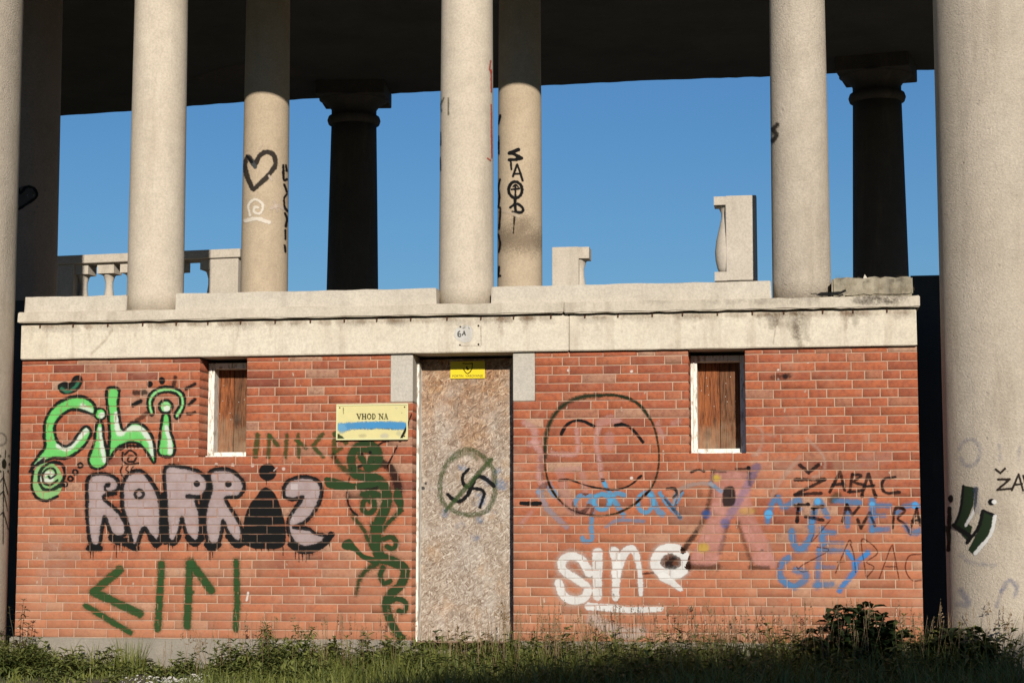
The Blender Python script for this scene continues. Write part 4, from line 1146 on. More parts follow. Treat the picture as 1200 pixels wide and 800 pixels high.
g.film('lime_spots', wall, None, bricks=True)['kind'] = 'stuff'

# --- on the columns
g = Paint(1096, 500, 1200, 740).use(1090, 500, .2997)
for p, w, al in (([(115, 90), (130, 60), (170, 50), (195, 90), (180, 140), (140, 150), (120, 120)], 13, .4), ([(270, 70), (275, 130)], 12, .25), ([(350, 80), (345, 130)], 10, .25), ([(120, 500), (160, 530), (250, 540)], 14, .3), ([(280, 640), (310, 600), (340, 630), (330, 660)], 14, .5), ([(110, 690), (150, 690), (120, 640)], 22, .4), ([(180, 240), (185, 330)], 20, .3), ([(260, 700), (280, 640)], 12, .3)):
    g.stroke(p, w, (110, 122, 160), soft=2, alpha=al, grain=.4)
g.film('graffiti', bR['obj'], 'faint blue-grey scribbles on the right giant column', col=bR)
g = Paint(1096, 545, 1200, 660).use(1090, 500, .2997)
GD = (40, 54, 34)
g.poly([(130, 230), (180, 236), (167, 310), (142, 372), (165, 390), (150, 450), (95, 385), (120, 320)], GD, curve=False, soft=.6); g.stroke([(92, 385), (155, 425)], 16, BLK); g.stroke([(130, 230), (120, 320), (98, 380)], 8, BLK)
g.stroke([(183, 240), (173, 320), (140, 385)], 10, WHT)
g.poly([(205, 325), (256, 350), (232, 420), (172, 500), (150, 480), (190, 400)], GD, curve=False, soft=.6); g.stroke([(205, 330), (188, 395), (145, 450)], 12, BLK); g.stroke([(206, 325), (250, 345)], 9, BLK); g.stroke([(254, 350), (236, 420), (176, 495)], 13, WHT)
g.disc((80, 280), 10, BLK, ry=15); g.stroke([(76, 318), (72, 480)], 15, BLK); g.stroke([(60, 390), (74, 440)], 10, GD)
g.disc((240, 293), 13, BLK); g.disc((251, 293), 9, WHT)
g.film('graffiti', bR['obj'], 'dark green and white block strokes low on the right giant column', col=bR)
g = Paint(1160, 544, 1204, 578, 0.4).use(1090, 500, .2997)
for p in ([(256, 165), (275, 180), (293, 162)], [(266, 205), (312, 204), (262, 246), (322, 240)], [(320, 246), (346, 185), (364, 248)], [(328, 226), (360, 222)], [(365, 190), (378, 240), (390, 215), (372, 212)]): g.stroke(p, 7, (48, 38, 30), soft=.4, curve=False)
g.film('graffiti', bR['obj'], 'thin black capital letters on the right giant column', col=bR)
g = Paint(0, 490, 22, 640, 0.4).use(0, 490, .1626)
g.ring((0, 150), 45, 12, (120, 112, 108), alpha=.5, soft=.8); g.disc((30, 325), 17, (40, 42, 28), ry=34)
for p in ([(40, 230), (37, 280)], [(25, 420), (0, 458)], [(25, 420), (57, 545)], [(25, 520), (0, 548)], [(25, 520), (55, 665)], [(25, 670), (0, 695)], [(25, 670), (60, 800)], [(25, 380), (22, 900)]): g.stroke(p, 6, (40, 34, 28), soft=.35)
for c in ((65, 270), (68, 330), (60, 380), (2, 270), (3, 380)): g.disc(c, 5, (60, 52, 44), ry=9)
g.film('graffiti', bL['obj'], 'thin black arrow-like lines on the left giant column', col=bL)
g = Paint(284, 170, 340, 300, 0.4).use(250, 80, .25)
DK = (58, 52, 46)
g.stroke([(185, 565), (156, 500), (150, 440), (165, 415), (192, 448), (218, 408), (252, 392), (284, 410), (288, 460), (240, 520), (188, 566)], 19, DK, soft=.8); g.stroke([(180, 440), (195, 462)], 16, (80, 84, 84), soft=.8); g.stroke([(156, 410), (180, 440)], 12, BLK)
g.stroke([(150, 715), (200, 705), (262, 722)], 16, (244, 232, 214), soft=.8, alpha=1); g.stroke([(172, 690), (165, 640), (198, 615), (232, 642), (218, 680), (190, 672), (195, 650), (210, 652)], 11, (244, 232, 214), soft=.7, alpha=1); g.stroke([(272, 655), (300, 645), (325, 655)], 14, (225, 205, 185), soft=.8, alpha=.8); g.stroke([(285, 625), (300, 670)], 10, (225, 205, 185), soft=.8, alpha=.7)
g.stroke([(215, 380), (262, 312)], 7, (225, 205, 180), alpha=.6); g.stroke([(262, 505), (275, 525)], 9, (228, 210, 190), alpha=.8)
for p in ([(328, 455), (330, 520), (345, 520)], [(340, 455), (345, 480)], [(333, 545), (345, 580)], [(345, 590), (332, 610), (334, 650), (346, 668)], [(336, 680), (345, 705), (340, 740)], [(338, 760), (338, 800)], [(335, 830), (338, 860)]): g.stroke(p, 9, (35, 28, 24), soft=.5)
g.film('graffiti', r1['obj'], 'black heart with white scrawl on the inner column', col=r1)
g = Paint(582, 120, 640, 345, 0.4).use(500, 120, .25)
g.stroke([(440, 590), (430, 620), (380, 640), (500, 650)], 90, (95, 75, 55), soft=12, alpha=.4)
g.stroke([(430, 222), (388, 238), (405, 240), (446, 262), (420, 268), (388, 270)], 14, BLK, soft=.4, curve=False); g.stroke([(394, 268), (397, 314)], 8, BLK, soft=.4); g.stroke([(404, 346), (425, 290), (450, 366)], 9, BLK, soft=.4, curve=False); g.stroke([(412, 335), (440, 335)], 8, BLK, soft=.4)
g.ring((416, 410), 31, 12, BLK, ry=38, soft=.4); g.stroke([(416, 388), (416, 440)], 8, BLK, soft=.4); g.stroke([(398, 408), (434, 404)], 8, BLK, soft=.4); g.stroke([(405, 395), (416, 385), (428, 395)], 6, BLK, soft=.4)
g.stroke([(392, 492), (420, 475), (448, 492), (446, 514), (402, 514)], 11, BLK, soft=.4); g.stroke([(414, 455), (416, 510)], 12, BLK, soft=.4); g.stroke([(413, 515), (407, 612)], 9, (40, 32, 26), soft=.5, w2=4)
g.stroke([(340, 505), (400, 520), (430, 535)], 12, (225, 205, 180), alpha=.7, soft=1)
for p in ([(345, 60), (336, 100)], [(336, 160), (338, 240)], [(345, 360), (336, 400), (342, 440), (336, 490), (345, 500), (340, 590)], [(336, 620), (344, 660), (338, 700)], [(340, 770), (336, 810), (344, 812)]): g.stroke(p, 9, (32, 26, 22), soft=.5)
g.film('graffiti', r2['obj'], 'vertical black lettering with a ringed cross on the inner column', col=r2)
g = Paint(514, 66, 580, 200, 0.4).use(500, 0, .25)
for p in ([(300, 285), (296, 325), (303, 335)], [(302, 330), (304, 430)], [(303, 490), (306, 740)], [(285, 742), (300, 752)]): g.stroke(p, 6, (205, 85, 72), soft=.5, alpha=.9)
g.stroke([(80, 460), (66, 490), (68, 520)], 7, (95, 92, 72), soft=.7, alpha=.7); g.stroke([(102, 460), (102, 538)], 6, (105, 100, 80), soft=.7, alpha=.7)
for p in ([(65, 620), (66, 680)], [(64, 740), (65, 800)]): g.stroke(p, 6, (60, 50, 42), soft=.6, alpha=.8)
g.film('graffiti', c2['obj'], 'thin red line and small grey marks on the column above the doorway', col=c2)
g = Paint(902, 140, 925, 175, 0.4)
g.stroke([(911, 146), (906, 152), (910, 158), (905, 165)], 4.5, (45, 38, 34), soft=1.2, alpha=.85); g.film('graffiti', c3['obj'], 'dark smudge on the left side of the right-hand column', col=c3)
g = Paint(20, 210, 66, 262, 0.4)
g.poly([(22, 222), (32, 218), (41, 222), (41, 232), (30, 241), (22, 243)], (70, 76, 80), alpha=.6); g.stroke([(20, 218), (24, 226), (31, 219), (40, 221), (43, 230), (33, 238), (22, 245)], 2.6, (12, 11, 10))
for i in range(8): g.disc((rc.uniform(26, 60), rc.uniform(222, 258)), .9, (190, 185, 175), alpha=.6)
g.film('graffiti', pL['obj'], 'black heart outline on the shaded giant column', col=pL)

# --- on the door panel and frieze
panel = [o for o in dr.children if o.name.startswith('door_panel')][0]
g = Paint(508, 518, 600, 640, 0.4).use(500, 510, .1625)
for c, r in (((255, 222), 30), ((545, 350), 40), ((370, 460), 45), ((240, 650), 30), ((380, 610), 24), ((350, 730), 25), ((470, 560), 26), ((510, 260), 22), ((130, 560), 25), ((430, 330), 26)):
    g.disc(c, r*1.15, (112, 150, 192), soft=3, alpha=.85, patchy=.8, grain=.4)
RG = [(430, 178), (380, 130), (300, 97), (220, 130), (150, 200), (105, 300), (95, 400), (112, 470), (170, 530), (260, 565), (350, 568), (430, 540), (480, 460), (490, 360), (480, 250)]
g.stroke(RG, 30, (74, 92, 50), closed=True, soft=1.2, alpha=.85, streak=.8); g.stroke([(190, 170), (300, 130), (360, 170)], 26, (95, 110, 70), alpha=.5, soft=1.5, streak=.6)
g.stroke([(485, 365), (425, 312), (372, 295), (332, 340), (300, 420), (240, 474), (185, 455), (155, 425)], 25, (24, 21, 20), soft=.7); g.stroke([(302, 240), (262, 290), (266, 350), (310, 376), (392, 390), (414, 425), (384, 516)], 20, (24, 21, 20), soft=.7)
g.stroke([(465, 175), (350, 300), (250, 415), (140, 540)], 27, (66, 88, 46), soft=1.1, alpha=.9, streak=.4, curve=False)
g.film('graffiti', panel, 'black hooked sign struck out by a green ring and diagonal bar', Y=YD-0.0022)
g = Paint(530, 378, 568, 408, 0.4).use(505, 375, .1)
YFR = -0.0472
g.poly([(290, 110), (340, 80), (420, 60), (480, 90), (490, 160), (470, 240), (400, 260), (330, 240), (280, 200)], (240, 236, 226), alpha=.85, soft=1.0, patchy=.3, curve=True)
g.stroke([(335, 130), (318, 150), (322, 188), (345, 190), (348, 165), (325, 162)], 12, BLK, soft=.4); g.stroke([(368, 178), (388, 130), (402, 175)], 11, BLK, soft=.4, curve=False); g.stroke([(374, 160), (400, 158)], 9, BLK, soft=.4)
g.stroke([(375, 95), (395, 85)], 8, (110, 105, 95)); g.stroke([(440, 85), (450, 100)], 8, (110, 105, 95)); g.stroke([(585, 70), (588, 290)], 5, (140, 120, 95), alpha=.6); g.stroke([(330, 300), (580, 300)], 4, (150, 130, 105), alpha=.5)
for c in ((345, 78), (556, 66), (340, 290), (556, 284)): g.disc(c, 10, (40, 28, 20), soft=.4)
frl = [o for o in pav.children if o.name.startswith('frieze_beam')][0]
g.film('paint_patch', frl, 'white smeared patch with two small black characters above the door', Y=YFR)

# --- water stains, cracks and a painted notch shadow on the concrete
rs = random.Random(21)
frr = [o for o in pav.children if o.name.startswith('frieze_beam')]
def frieze_y(px, q): return np.interp(px, [25, 1075], [382, 364.5])+q*np.interp(px, [25, 1075], [38, 39.5])
for fi, (a, b) in enumerate(((28, 664), (670, 1073))):
    g = Paint(a, 358, b, 424, 0.8)
    for i in range(int((b-a)/7)):
        x = rs.uniform(a+3, b-3); y = frieze_y(x, .02)
        dens = 1.0 if 880 < x < 1010 or 240 < x < 420 or 560 < x < 660 else .55
        g.stroke([(x-rs.uniform(2, 9), y), (x+rs.uniform(2, 9), y+rs.uniform(-.5, 1.5))], rs.uniform(3, 7), (128, 96, 66), soft=2.2, alpha=rs.uniform(.1, .42)*dens, grain=.4)
        if rs.random() < .35: g.stroke([(x, y), (x+rs.uniform(-2, 2), y+rs.uniform(6, 22))], rs.uniform(2, 6), (135, 104, 74), soft=2.4, alpha=rs.uniform(.12, .34)*dens, w2=2, grain=.4)
        if rs.random() < .3: g.stroke([(x-6, y+3), (x+8, y+5)], 4, (232, 222, 204), soft=2, alpha=.35, grain=.4)
    if fi:
        for x, l, w, al in ((936, 38, 8, .62), (930, 26, 12, .4), (944, 30, 9, .4), (905, 14, 12, .42), (912, 12, 14, .32), (1000, 12, 10, .3)):
            y = frieze_y(x, .02); g.stroke([(x, y), (x+rs.uniform(-3, 3), y+l*.5), (x+rs.uniform(-3, 3), y+l)], w, (92, 70, 50), soft=3, alpha=al, w2=w*.6, grain=.45)
        g.stroke([(914, 368), (909, 385), (906, 403)], .8, (150, 126, 100), soft=.5, alpha=.35)
    else:
        g.stroke([(132, 386), (122, 400), (107, 414)], 2.4, (160, 132, 98), soft=1.4, alpha=.3, grain=.4)
    g.film('water_stains', frr[fi], None, Y=-0.0478)['kind'] = 'stuff'
slabs = [o for o in pav.children if o.name.startswith('cornice_slab')]
g = Paint(670, 340, 1076, 362, 0.8)
for x, w, al in ((1030, 40, .6), (1015, 22, .5), (1050, 18, .45), (940, 30, .3), (850, 40, .2), (900, 26, .25), (760, 40, .15)):
    g.stroke([(x-w/2, 351.5-x*.004+3.5), (x+w/2, 351-x*.004+3.5)], 10, (66, 54, 40), soft=3.5, alpha=al, grain=.6)
g.film('water_stains', slabs[1], None, Y=-0.1016)['kind'] = 'stuff'

oldb = [o for o in pav.children if o.name.startswith('parapet_block')][-1]
g = Paint(974, 322, 1072, 348, 0.7)
for i in range(46):
    x, y = rs.uniform(978, 1066), rs.uniform(325, 344)
    g.stroke([(x, y), (x+rs.uniform(-6, 6), y+rs.uniform(-3, 4))], rs.uniform(2, 7), rs.choice(((62, 54, 42), (90, 78, 58), (176, 160, 132))), soft=2.2, alpha=rs.uniform(.15, .5), grain=.5)
g.film('moss_stains', oldb, None, Y=-0.040)['kind'] = 'stuff'

g = Paint(950, 334, 998, 350, 0.35)
g.poly([(956, 345.5), (962, 342.2), (985, 341.6), (991, 338.8), (991.5, 341.4), (984, 345.2), (962, 347.4)], (20, 16, 13), soft=.5, curve=False)  # shadow gap of the broken slab edge, painted as a dark wedge
g.stroke([(925, 345), (957, 344)], 1.2, (50, 40, 30), soft=.5)
g.film('painted_notch_shade', slabs[1], None, Y=-0.1035)

# ------------------------------------------------------------------ signs
def text_mesh(name, body, size, x, y, z, width, mat, parent):
    cu = bpy.data.curves.new(name, 'FONT'); cu.body = body; cu.size = size; cu.align_x = 'CENTER'
    tmp = bpy.data.objects.new(name+'_tmp', cu); COL.objects.link(tmp)
    dg = bpy.context.evaluated_depsgraph_get()
    me = bpy.data.meshes.new_from_object(tmp.evaluated_get(dg))
    bpy.data.objects.remove(tmp)
    xs = [v.co.x for v in me.vertices]; k = width/(max(xs)-min(xs))
    for v in me.vertices: v.co = Vector((x+v.co.x*k, y, z+v.co.y*min(k, 1.0)))
    return link(name, me, mat, parent)
YS = -0.03
sx0, sx1 = X(394.0, 494, YS), X(478.0, 494, YS)
sz0, sz1 = Z(436, 515.2, YS), Z(436, 473.0, YS)
sg = empty('information_sign', ((sx0+sx1)/2, 0, sz0))
tag(sg, 'yellow VHOD NA sign with a blue sprayed stripe, left of the door', 'sign')
inv = Matrix.Translation((-(sx0+sx1)/2, 0, -sz0))
def SG(o): o.parent = sg; o.matrix_parent_inverse = inv; return o
plate = SG(box_obj('plate', sx0, sx1, YS+0.002, -0.004, sz0, sz1, M['sign_yellow'], bevel=0.002))
m = MB(); rw = 0.013
m.box(sx0, sx1, YS-0.004, YS+0.001, sz1-rw, sz1); m.box(sx0, sx1, YS-0.004, YS+0.001, sz0, sz0+rw)
m.box(sx0, sx0+rw, YS-0.004, YS+0.001, sz0+rw+.0005, sz1-rw-.0005); m.box(sx1-rw, sx1, YS-0.004, YS+0.001, sz0+rw+.0005, sz1-rw-.0005)
SG(link('rim', m.mesh('rim', 0.0015, 1), M['sign_rim']))
m = MB()
for a, b in ((sx0+.03, sz1-.03), (sx1-.03, sz1-.03), (sx0+.03, sz0+.03), (sx1-.03, sz0+.03)): m.box(a-.006, a+.006, YS-.002, YS+.003, b-.006, b+.006)
SG(link('screws', m.mesh('screws', .002, 1), M['rust']))['kind'] = 'stuff'
# lettering with serifs, drawn in strokes
g = Paint(394, 472, 479, 516, 0.25).use(385, 465, 1/12)
LT = (78, 72, 44)
def ser(x, y, w=16): g.stroke([(x-w, y), (x+w*.85, y)], 6, LT, soft=.25, curve=False, grain=.05)
def ln(p, w=15): g.stroke(p, w*.72, LT, soft=.28, curve=False, grain=.05)
ln([(405, 240), (430, 308)], 19); ln([(452, 240), (430, 308)], 11); ser(405, 236); ser(452, 236)
for x in (480, 520): ln([(x, 238), (x, 308)], 17); ser(x, 236, 12); ser(x, 309, 12)
ln([(478, 273), (522, 273)], 17)
g.stroke([(570, 236), (592, 252), (594, 290), (572, 309), (550, 292), (550, 252)], 10, LT, closed=True, soft=.28); g.stroke([(570, 236), (592, 252), (594, 290), (572, 309)], 12, LT, soft=.25)
ln([(622, 238), (622, 308)], 17); g.stroke([(615, 236), (645, 242), (656, 272), (645, 302), (615, 309)], 9, LT, soft=.28)
ln([(718, 238), (718, 308)], 11); ln([(718, 238), (762, 308)], 17); ln([(762, 238), (762, 308)], 11); ser(714, 236); ser(764, 236, 13); ser(718, 309, 12)
ln([(788, 308), (808, 236)], 11); ln([(808, 236), (828, 308)], 18); ln([(795, 288), (822, 288)], 8); ser(788, 309, 12); ser(828, 309, 13)
g.stroke([(208, 150), (210, 235)], 9, (120, 110, 60), soft=.5, alpha=.6); g.disc((955, 152), 13, (240, 232, 190), alpha=.8); g.disc((1030, 215), 9, (240, 225, 170), alpha=.7)
g.disc((790, 548), 55, (225, 222, 205), ry=34, soft=2, alpha=.7, patchy=.4); g.disc((475, 540), 50, (222, 210, 165), ry=20, soft=2, alpha=.5); g.disc((990, 510), 30, (225, 225, 190), soft=2, alpha=.5)
g.stroke([(200, 480), (300, 470)], 14, (235, 228, 190), soft=.8, alpha=.6)
g.film('lettering', plate, None, Y=YS-0.0006)
g = Paint(394, 472, 479, 516, 0.35).use(385, 465, 1/12)
g.stroke([(170, 420), (400, 402), (700, 395), (1050, 402)], 92, (76, 158, 214), soft=1.2, grain=.1, alpha=1.0); g.stroke([(160, 420), (190, 440)], 110, (140, 190, 215), soft=2, alpha=.6)
g.stroke([(60, 500), (110, 540), (190, 590)], 60, (50, 72, 36), soft=.6); g.stroke([(965, 690), (1050, 520), (1135, 340)], 26, (28, 32, 18), soft=.5)
for q in range(30): 
    xx = rc.uniform(380, 960); g.stroke([(xx, rc.uniform(435, 450)), (xx+6, rc.uniform(440, 458))], 6, (95, 85, 55), soft=.4, alpha=.6)
g.film('spray_stripe', plate, 'blue spray stripe across the yellow sign', Y=YS-0.0012)
g = Paint(454, 470, 486, 548, .4).use(385, 465, 1/12)
g.stroke([(965, 690), (820, 990), (930, 760)], 18, (30, 26, 18), soft=.5, curve=False); g.stroke([(1120, 360), (1170, 240)], 16, (30, 26, 18), soft=.5)
g.film('graffiti', wall, 'thin black diagonal line crossing below the yellow sign', bricks=True)

YW = YD-0.012
wx0, wx1, wz0, wz1 = X(527.8, 434, YW), X(568.2, 434, YW), Z(548, 443.3, YW), Z(548, 423.0, YW)
ws = empty('warning_sign', ((wx0+wx1)/2, YW, wz0))
tag(ws, 'small bright yellow security sign with a shield at the top of the door', 'sign')
winv = Matrix.Translation((-(wx0+wx1)/2, -YW, -wz0))
wp = box_obj('plate', wx0, wx1, YW, YD-0.0035, wz0, wz1, M['warn_yellow'], bevel=0.001)
wp.parent = ws; wp.matrix_parent_inverse = winv
text_mesh('lettering', 'FORTIN  VAROVANJE', 0.030, (wx0+wx1)/2, YW-0.0016, wz0+0.013, (wx1-wx0)*0.88, M['print'], wp)
g = Paint(527, 422, 569, 444, 0.2).use(505, 375, .1)
sh = [(375, 505), (430, 512), (486, 505), (482, 570), (455, 610), (430, 628), (405, 610), (378, 570)]
g.stroke(sh, 9, (60, 52, 10), closed=True, curve=False, soft=.22, grain=0)
g.poly([(412, 545), (425, 540), (432, 560), (446, 568), (446, 580), (420, 580), (412, 565)], (25, 20, 8), soft=.25, grain=0)
g.film('shield_emblem', wp, None, Y=YW-0.0014)

# ------------------------------------------------------------------ plants
def blades(base, h, lean_dir, lean, w, tone, seg=3):
    """arrays -> one mesh's verts/faces of tapered curved blades"""
    n = len(h)
    t = np.linspace(0, 1, seg+1)
    ld = np.stack([np.cos(lean_dir), np.sin(lean_dir), np.zeros(n)], 1)
    side = np.stack([-np.sin(lean_dir+RNG.uniform(-1.2, 1.2, n)), np.cos(lean_dir), np.zeros(n)], 1)
    side /= np.linalg.norm(side, axis=1)[:, None]
    V = np.zeros((n, seg*2+1, 3))
    for k in range(seg+1):
        c = base+ld*(lean*h*t[k]**1.9)[:, None]
        c[:, 2] += h*(t[k]-0.28*np.minimum(lean, 1.4)*t[k]**2.4)
        if k < seg:
            ww = (w*(1-t[k]*0.75))[:, None]
            V[:, 2*k] = c-side*ww; V[:, 2*k+1] = c+side*ww
        else: V[:, 2*k] = c
    Fq = []
    for k in range(seg-1): Fq += [(2*k, 2*k+1, 2*k+3), (2*k, 2*k+3, 2*k+2)]
    Fq.append((2*seg-2, 2*seg-1, 2*seg))
    Fq = np.array(Fq)
    Fa = (Fq[None]+(np.arange(n)*(seg*2+1))[:, None, None]).reshape(-1, 3)
    return V.reshape(-1, 3), Fa, np.repeat(tone, seg*2+1)
# how tall and dense the turf is along the wall
def turf(x, y):
    px = 939 + (x/(y+15.6))*F_PX*1.0          # rough column of the photo, only to vary the height along the wall
    hgt = np.interp(x, [-8, -6.9, -6.2, -5.6, -5.3, -4.9, -4.4, -3.6, -2.8, -1.5, 0, 1.0, 2.5], [.36, .30, .20, .18, .12, .16, .22, .26, .33, .36, .38, .42, .46])
    den = np.interp(x, [-8, -6.8, -6.0, -5.75, -5.5, -5.05, -4.7, -4.2, -3, 2.5], [1, .9, .3, .55, .25, .10, .7, .9, 1, 1])
    return hgt, den
N = 46000
bx = RNG.uniform(-8.2, 2.9, N); by = -0.06-3.4*RNG.uniform(0, 1, N)**1.15
hg, dn = turf(bx, by)
clump = 0.5+0.5*np.sin(bx*5.3+np.sin(by*4.1)*1.7)*np.sin(by*6.7+bx*2.2)
keep = (RNG.uniform(0, 1, N) < dn*(0.45+0.55*clump))
bx, by, hg = bx[keep], by[keep], hg[keep]; clump = clump[keep]
n = len(bx)
front = np.interp(by, [-3.4, -1.6, -0.7, -0.05], [0.75, 0.75, 1.0, 1.12])
h = hg*front*RNG.uniform(0.25, 1.25, n)*(0.65+0.5*clump)
left_low = np.where((bx < -4.5) & (by < -1.0), 0.6, 1.0)
h = h*left_low
V, Fa, tn = blades(np.stack([bx, by, np.full(n, -0.02)], 1), h, RNG.uniform(0, 2*math.pi, n), RNG.uniform(.1, .9, n), RNG.uniform(.0032, .0085, n),
                   np.clip(RNG.beta(2, 2.2, n)*0.85+(RNG.uniform(0, 1, n) > .94)*.3, 0, 1))
grass = link('grass', mesh_np('grass', V, Fa, {'tone': tn}), M['grass'])
tag(grass, 'rough uncut grass along the foot of the wall', 'grass', kind='stuff')
# thin flowering stalks with seed heads, uncountable among the grass
sv, sf, st = [], [], []
def add_tri(p, q, r, tone):
    b = len(sv); sv.extend([p, q, r]); sf.append((b, b+1, b+2)); st.extend([tone]*3)
ns = 620
for i in range(ns):
    x = random.choice((random.uniform(-5.2, 2.6), random.uniform(-2.6, 2.6))); y = random.uniform(-1.3, -0.06)
    hh = random.uniform(.35, .62)*(1.0 if x > -2.5 else 0.85)
    if x < -4.7: hh *= .7
    a = random.uniform(0, 6.28); le = random.uniform(0, .16); tt = random.uniform(0, 1)
    top = np.array([x+math.cos(a)*le, y+math.sin(a)*le, hh]); bs = np.array([x, y, 0]); midp = (top+bs)/2+np.array([0, 0, .02])
    w = .0012
    for p, q in ((bs, midp), (midp, top)):
        b = len(sv); sv.extend([tuple(p+[-w, 0, 0]), tuple(p+[w, 0, 0]), tuple(q+[w, 0, 0]), tuple(q+[-w, 0, 0])]); st.extend([tt]*4)
        sf.append((b, b+1, b+2)); sf.append((b, b+2, b+3))
    hl = random.uniform(.05, .15); spread = random.choice((.008, .012, .03))
    for k in range(random.randint(8, 16)):
        q = random.uniform(-.1, 1); c = top-np.array([0, 0, hl*q]); aa = random.uniform(0, 6.28); r = spread*(0.35+q)*random.uniform(.4, 1)
        e = c+np.array([math.cos(aa)*r, math.sin(aa)*r, random.uniform(0, .014)])
        add_tri(tuple(c), tuple(e+[0, 0, .006]), tuple(e+[.003, 0, -.004]), tt)
o = link('seed_stalks', mesh_np('seed_stalks', sv, sf, {'tone': np.array(st)}), M['dry'])
tag(o, 'dry thin seed stalks standing in the grass', 'grass', kind='stuff')

def leaf(V, Fc, TN, p, d, length, width, tone, droop=0.3, up=Vector((0, 0, 1))):
    d = d.normalized(); s = d.cross(up)
    if s.length < 1e-3: s = Vector((1, 0, 0))
    s.normalize(); nrm = s.cross(d)
    b = len(V)
    a1 = p+d*length*.35-Vector((0, 0, droop*length*.10)); a2 = p+d*length*.72-Vector((0, 0, droop*length*.35)); a3 = p+d*length-Vector((0, 0, droop*length*.75))
    f = nrm*width*.25
    V += [tuple(p), tuple(a1-s*width*.5+f), tuple(a1), tuple(a1+s*width*.5+f), tuple(a2-s*width*.36+f), tuple(a2), tuple(a2+s*width*.36+f), tuple(a3)]
    Fc += [(b, b+2, b+1), (b, b+3, b+2), (b+1, b+2, b+5), (b+1, b+5, b+4), (b+2, b+3, b+6), (b+2, b+6, b+5), (b+4, b+5, b+7), (b+5, b+6, b+7)]
    TN += [tone]*8
def herb(name, px, Y, top_py, label, cat='plant', stems=6, spread=.12, leaf_l=.09, leaf_w=.02, per=14, mat='herb', stem_mat='herb', seed=1, droop=.5, lo=.08, bend=.25, group=None, base_r=.06):
    r = random.Random(seed)
    x0 = X(px, 740, Y); ztop = Z(px, top_py, Y)
    root = empty(name, (x0, Y, 0))
    tag(root, label, cat, group)
    V, Fc, TN = [], [], []
    sm = MB()
    per = int(per*1.6)
    for s in range(stems):
        a = r.uniform(0, 6.28); H = ztop*(1.0 if s == 0 else r.uniform(.62, .98)); sr = spread*r.uniform(.3, 1)*(0.3 if s == 0 else 1)
        p0 = Vector((math.cos(a)*base_r*r.random(), math.sin(a)*base_r*r.random(), -.02))
        pts = []
        for k in range(7):
            q = k/6
            pts.append(p0+Vector((math.cos(a)*sr*q**1.5, math.sin(a)*sr*q**1.5*.7, H*(q-bend*.12*q**3)))+Vector((r.uniform(-.006, .006), r.uniform(-.006, .006), 0)))
        sm.tube([tuple(p) for p in pts], .004, .0015, 5)
        for k in range(per):
            q = lo+(1-lo)*(k+r.random())/per
            i = min(5, int(q*6)); p = pts[i].lerp(pts[i+1], q*6-i)
            aa = k*2.4+r.uniform(-.4, .4)
            d = Vector((math.cos(aa), math.sin(aa), r.uniform(-.1, .8)))
            sc = (1.15-.6*q)*r.uniform(.7, 1.2)
            leaf(V, Fc, TN, p, d, leaf_l*sc*1.3, leaf_w*sc*1.7, r.uniform(0, 1), droop)
        for k in range(5):
            aa = r.uniform(0, 6.28); leaf(V, Fc, TN, pts[-1], Vector((math.cos(aa), math.sin(aa), .9)), leaf_l*.6, leaf_w*.6, r.uniform(.3, .9), droop*.5)
    me = sm.mesh('stems'); at = me.attributes.new('tone', 'FLOAT', 'POINT'); at.data.foreach_set('value', np.full(len(me.vertices), .3, np.float32))
    link('stems', me, M[stem_mat], root)
    link('leaves', mesh_np('leaves', V, Fc, {'tone': np.array(TN)}), M[mat], root)
    return root
def tuft(px, Y, top_py, label, nb=120, rad=.1, lean=.4, seed=1, w=.004, dry=.1):
    x0 = X(px, 740, Y); H = Z(px, top_py, Y); rg = np.random.default_rng(seed)
    a = rg.uniform(0, 6.28, nb); rr_ = rad*np.sqrt(rg.uniform(0, 1, nb))
    V, Fa, tn = blades(np.stack([rr_*np.cos(a), rr_*np.sin(a)*.7, np.full(nb, -.02)], 1), H*rg.uniform(.4, 1.08, nb), a+rg.uniform(-.6, .6, nb), rg.uniform(.05, lean, nb), rg.uniform(w*.6, w*1.2, nb),
                       np.clip(rg.uniform(0, .8, nb)+(rg.uniform(0, 1, nb) < dry)*.3, 0, 1), 4)
    o = link('grass_tuft', mesh_np('grass_tuft', V, Fa, {'tone': tn}), M['grass'], None, (x0, Y, 0))
    tag(o, label, 'grass')
tuft(154, -.75, 737, 'tall upright grass tuft in front of the plinth, under the green letters', 150, .13, .35, 2)
tuft(222, -.8, 764, 'small grass tuft by the pale gravel', 60, .08, .6, 3)
tuft(1163, -.8, 706, 'tall bending grass tuft in front of the right giant column', 60, .12, .9, 4, w=.005)
tuft(1135, -.5, 735, 'dark grass tuft at the foot of the right giant column', 80, .12, .8, 6)
herb('leafy_herb', 22, -.55, 698, 'tall reddish-stemmed herb by the left giant column', stems=4, spread=.10, leaf_l=.075, leaf_w=.014, per=16, mat='redleaf', stem_mat='redleaf', seed=2, droop=.7)
herb('leafy_herb', 12, -1.0, 742, 'bushy green weed at the bottom left corner', stems=22, spread=.34, leaf_l=.07, leaf_w=.024, per=14, seed=5, base_r=.22)
herb('leafy_herb', 55, -1.0, 762, 'low broad-leaved weed beside the bottom left bush', stems=14, spread=.26, leaf_l=.085, leaf_w=.03, per=9, seed=6, base_r=.15)
herb('leafy_herb', 95, -.9, 768, 'low pale weed under the left end of the wall', stems=12, spread=.22, leaf_l=.075, leaf_w=.026, per=8, seed=7, base_r=.14)
herb('leafy_herb', 195, -1.0, 776, 'flat weed rosette in front of the plinth by the gravel', stems=12, spread=.22, leaf_l=.09, leaf_w=.025, per=7, seed=8, base_r=.14)
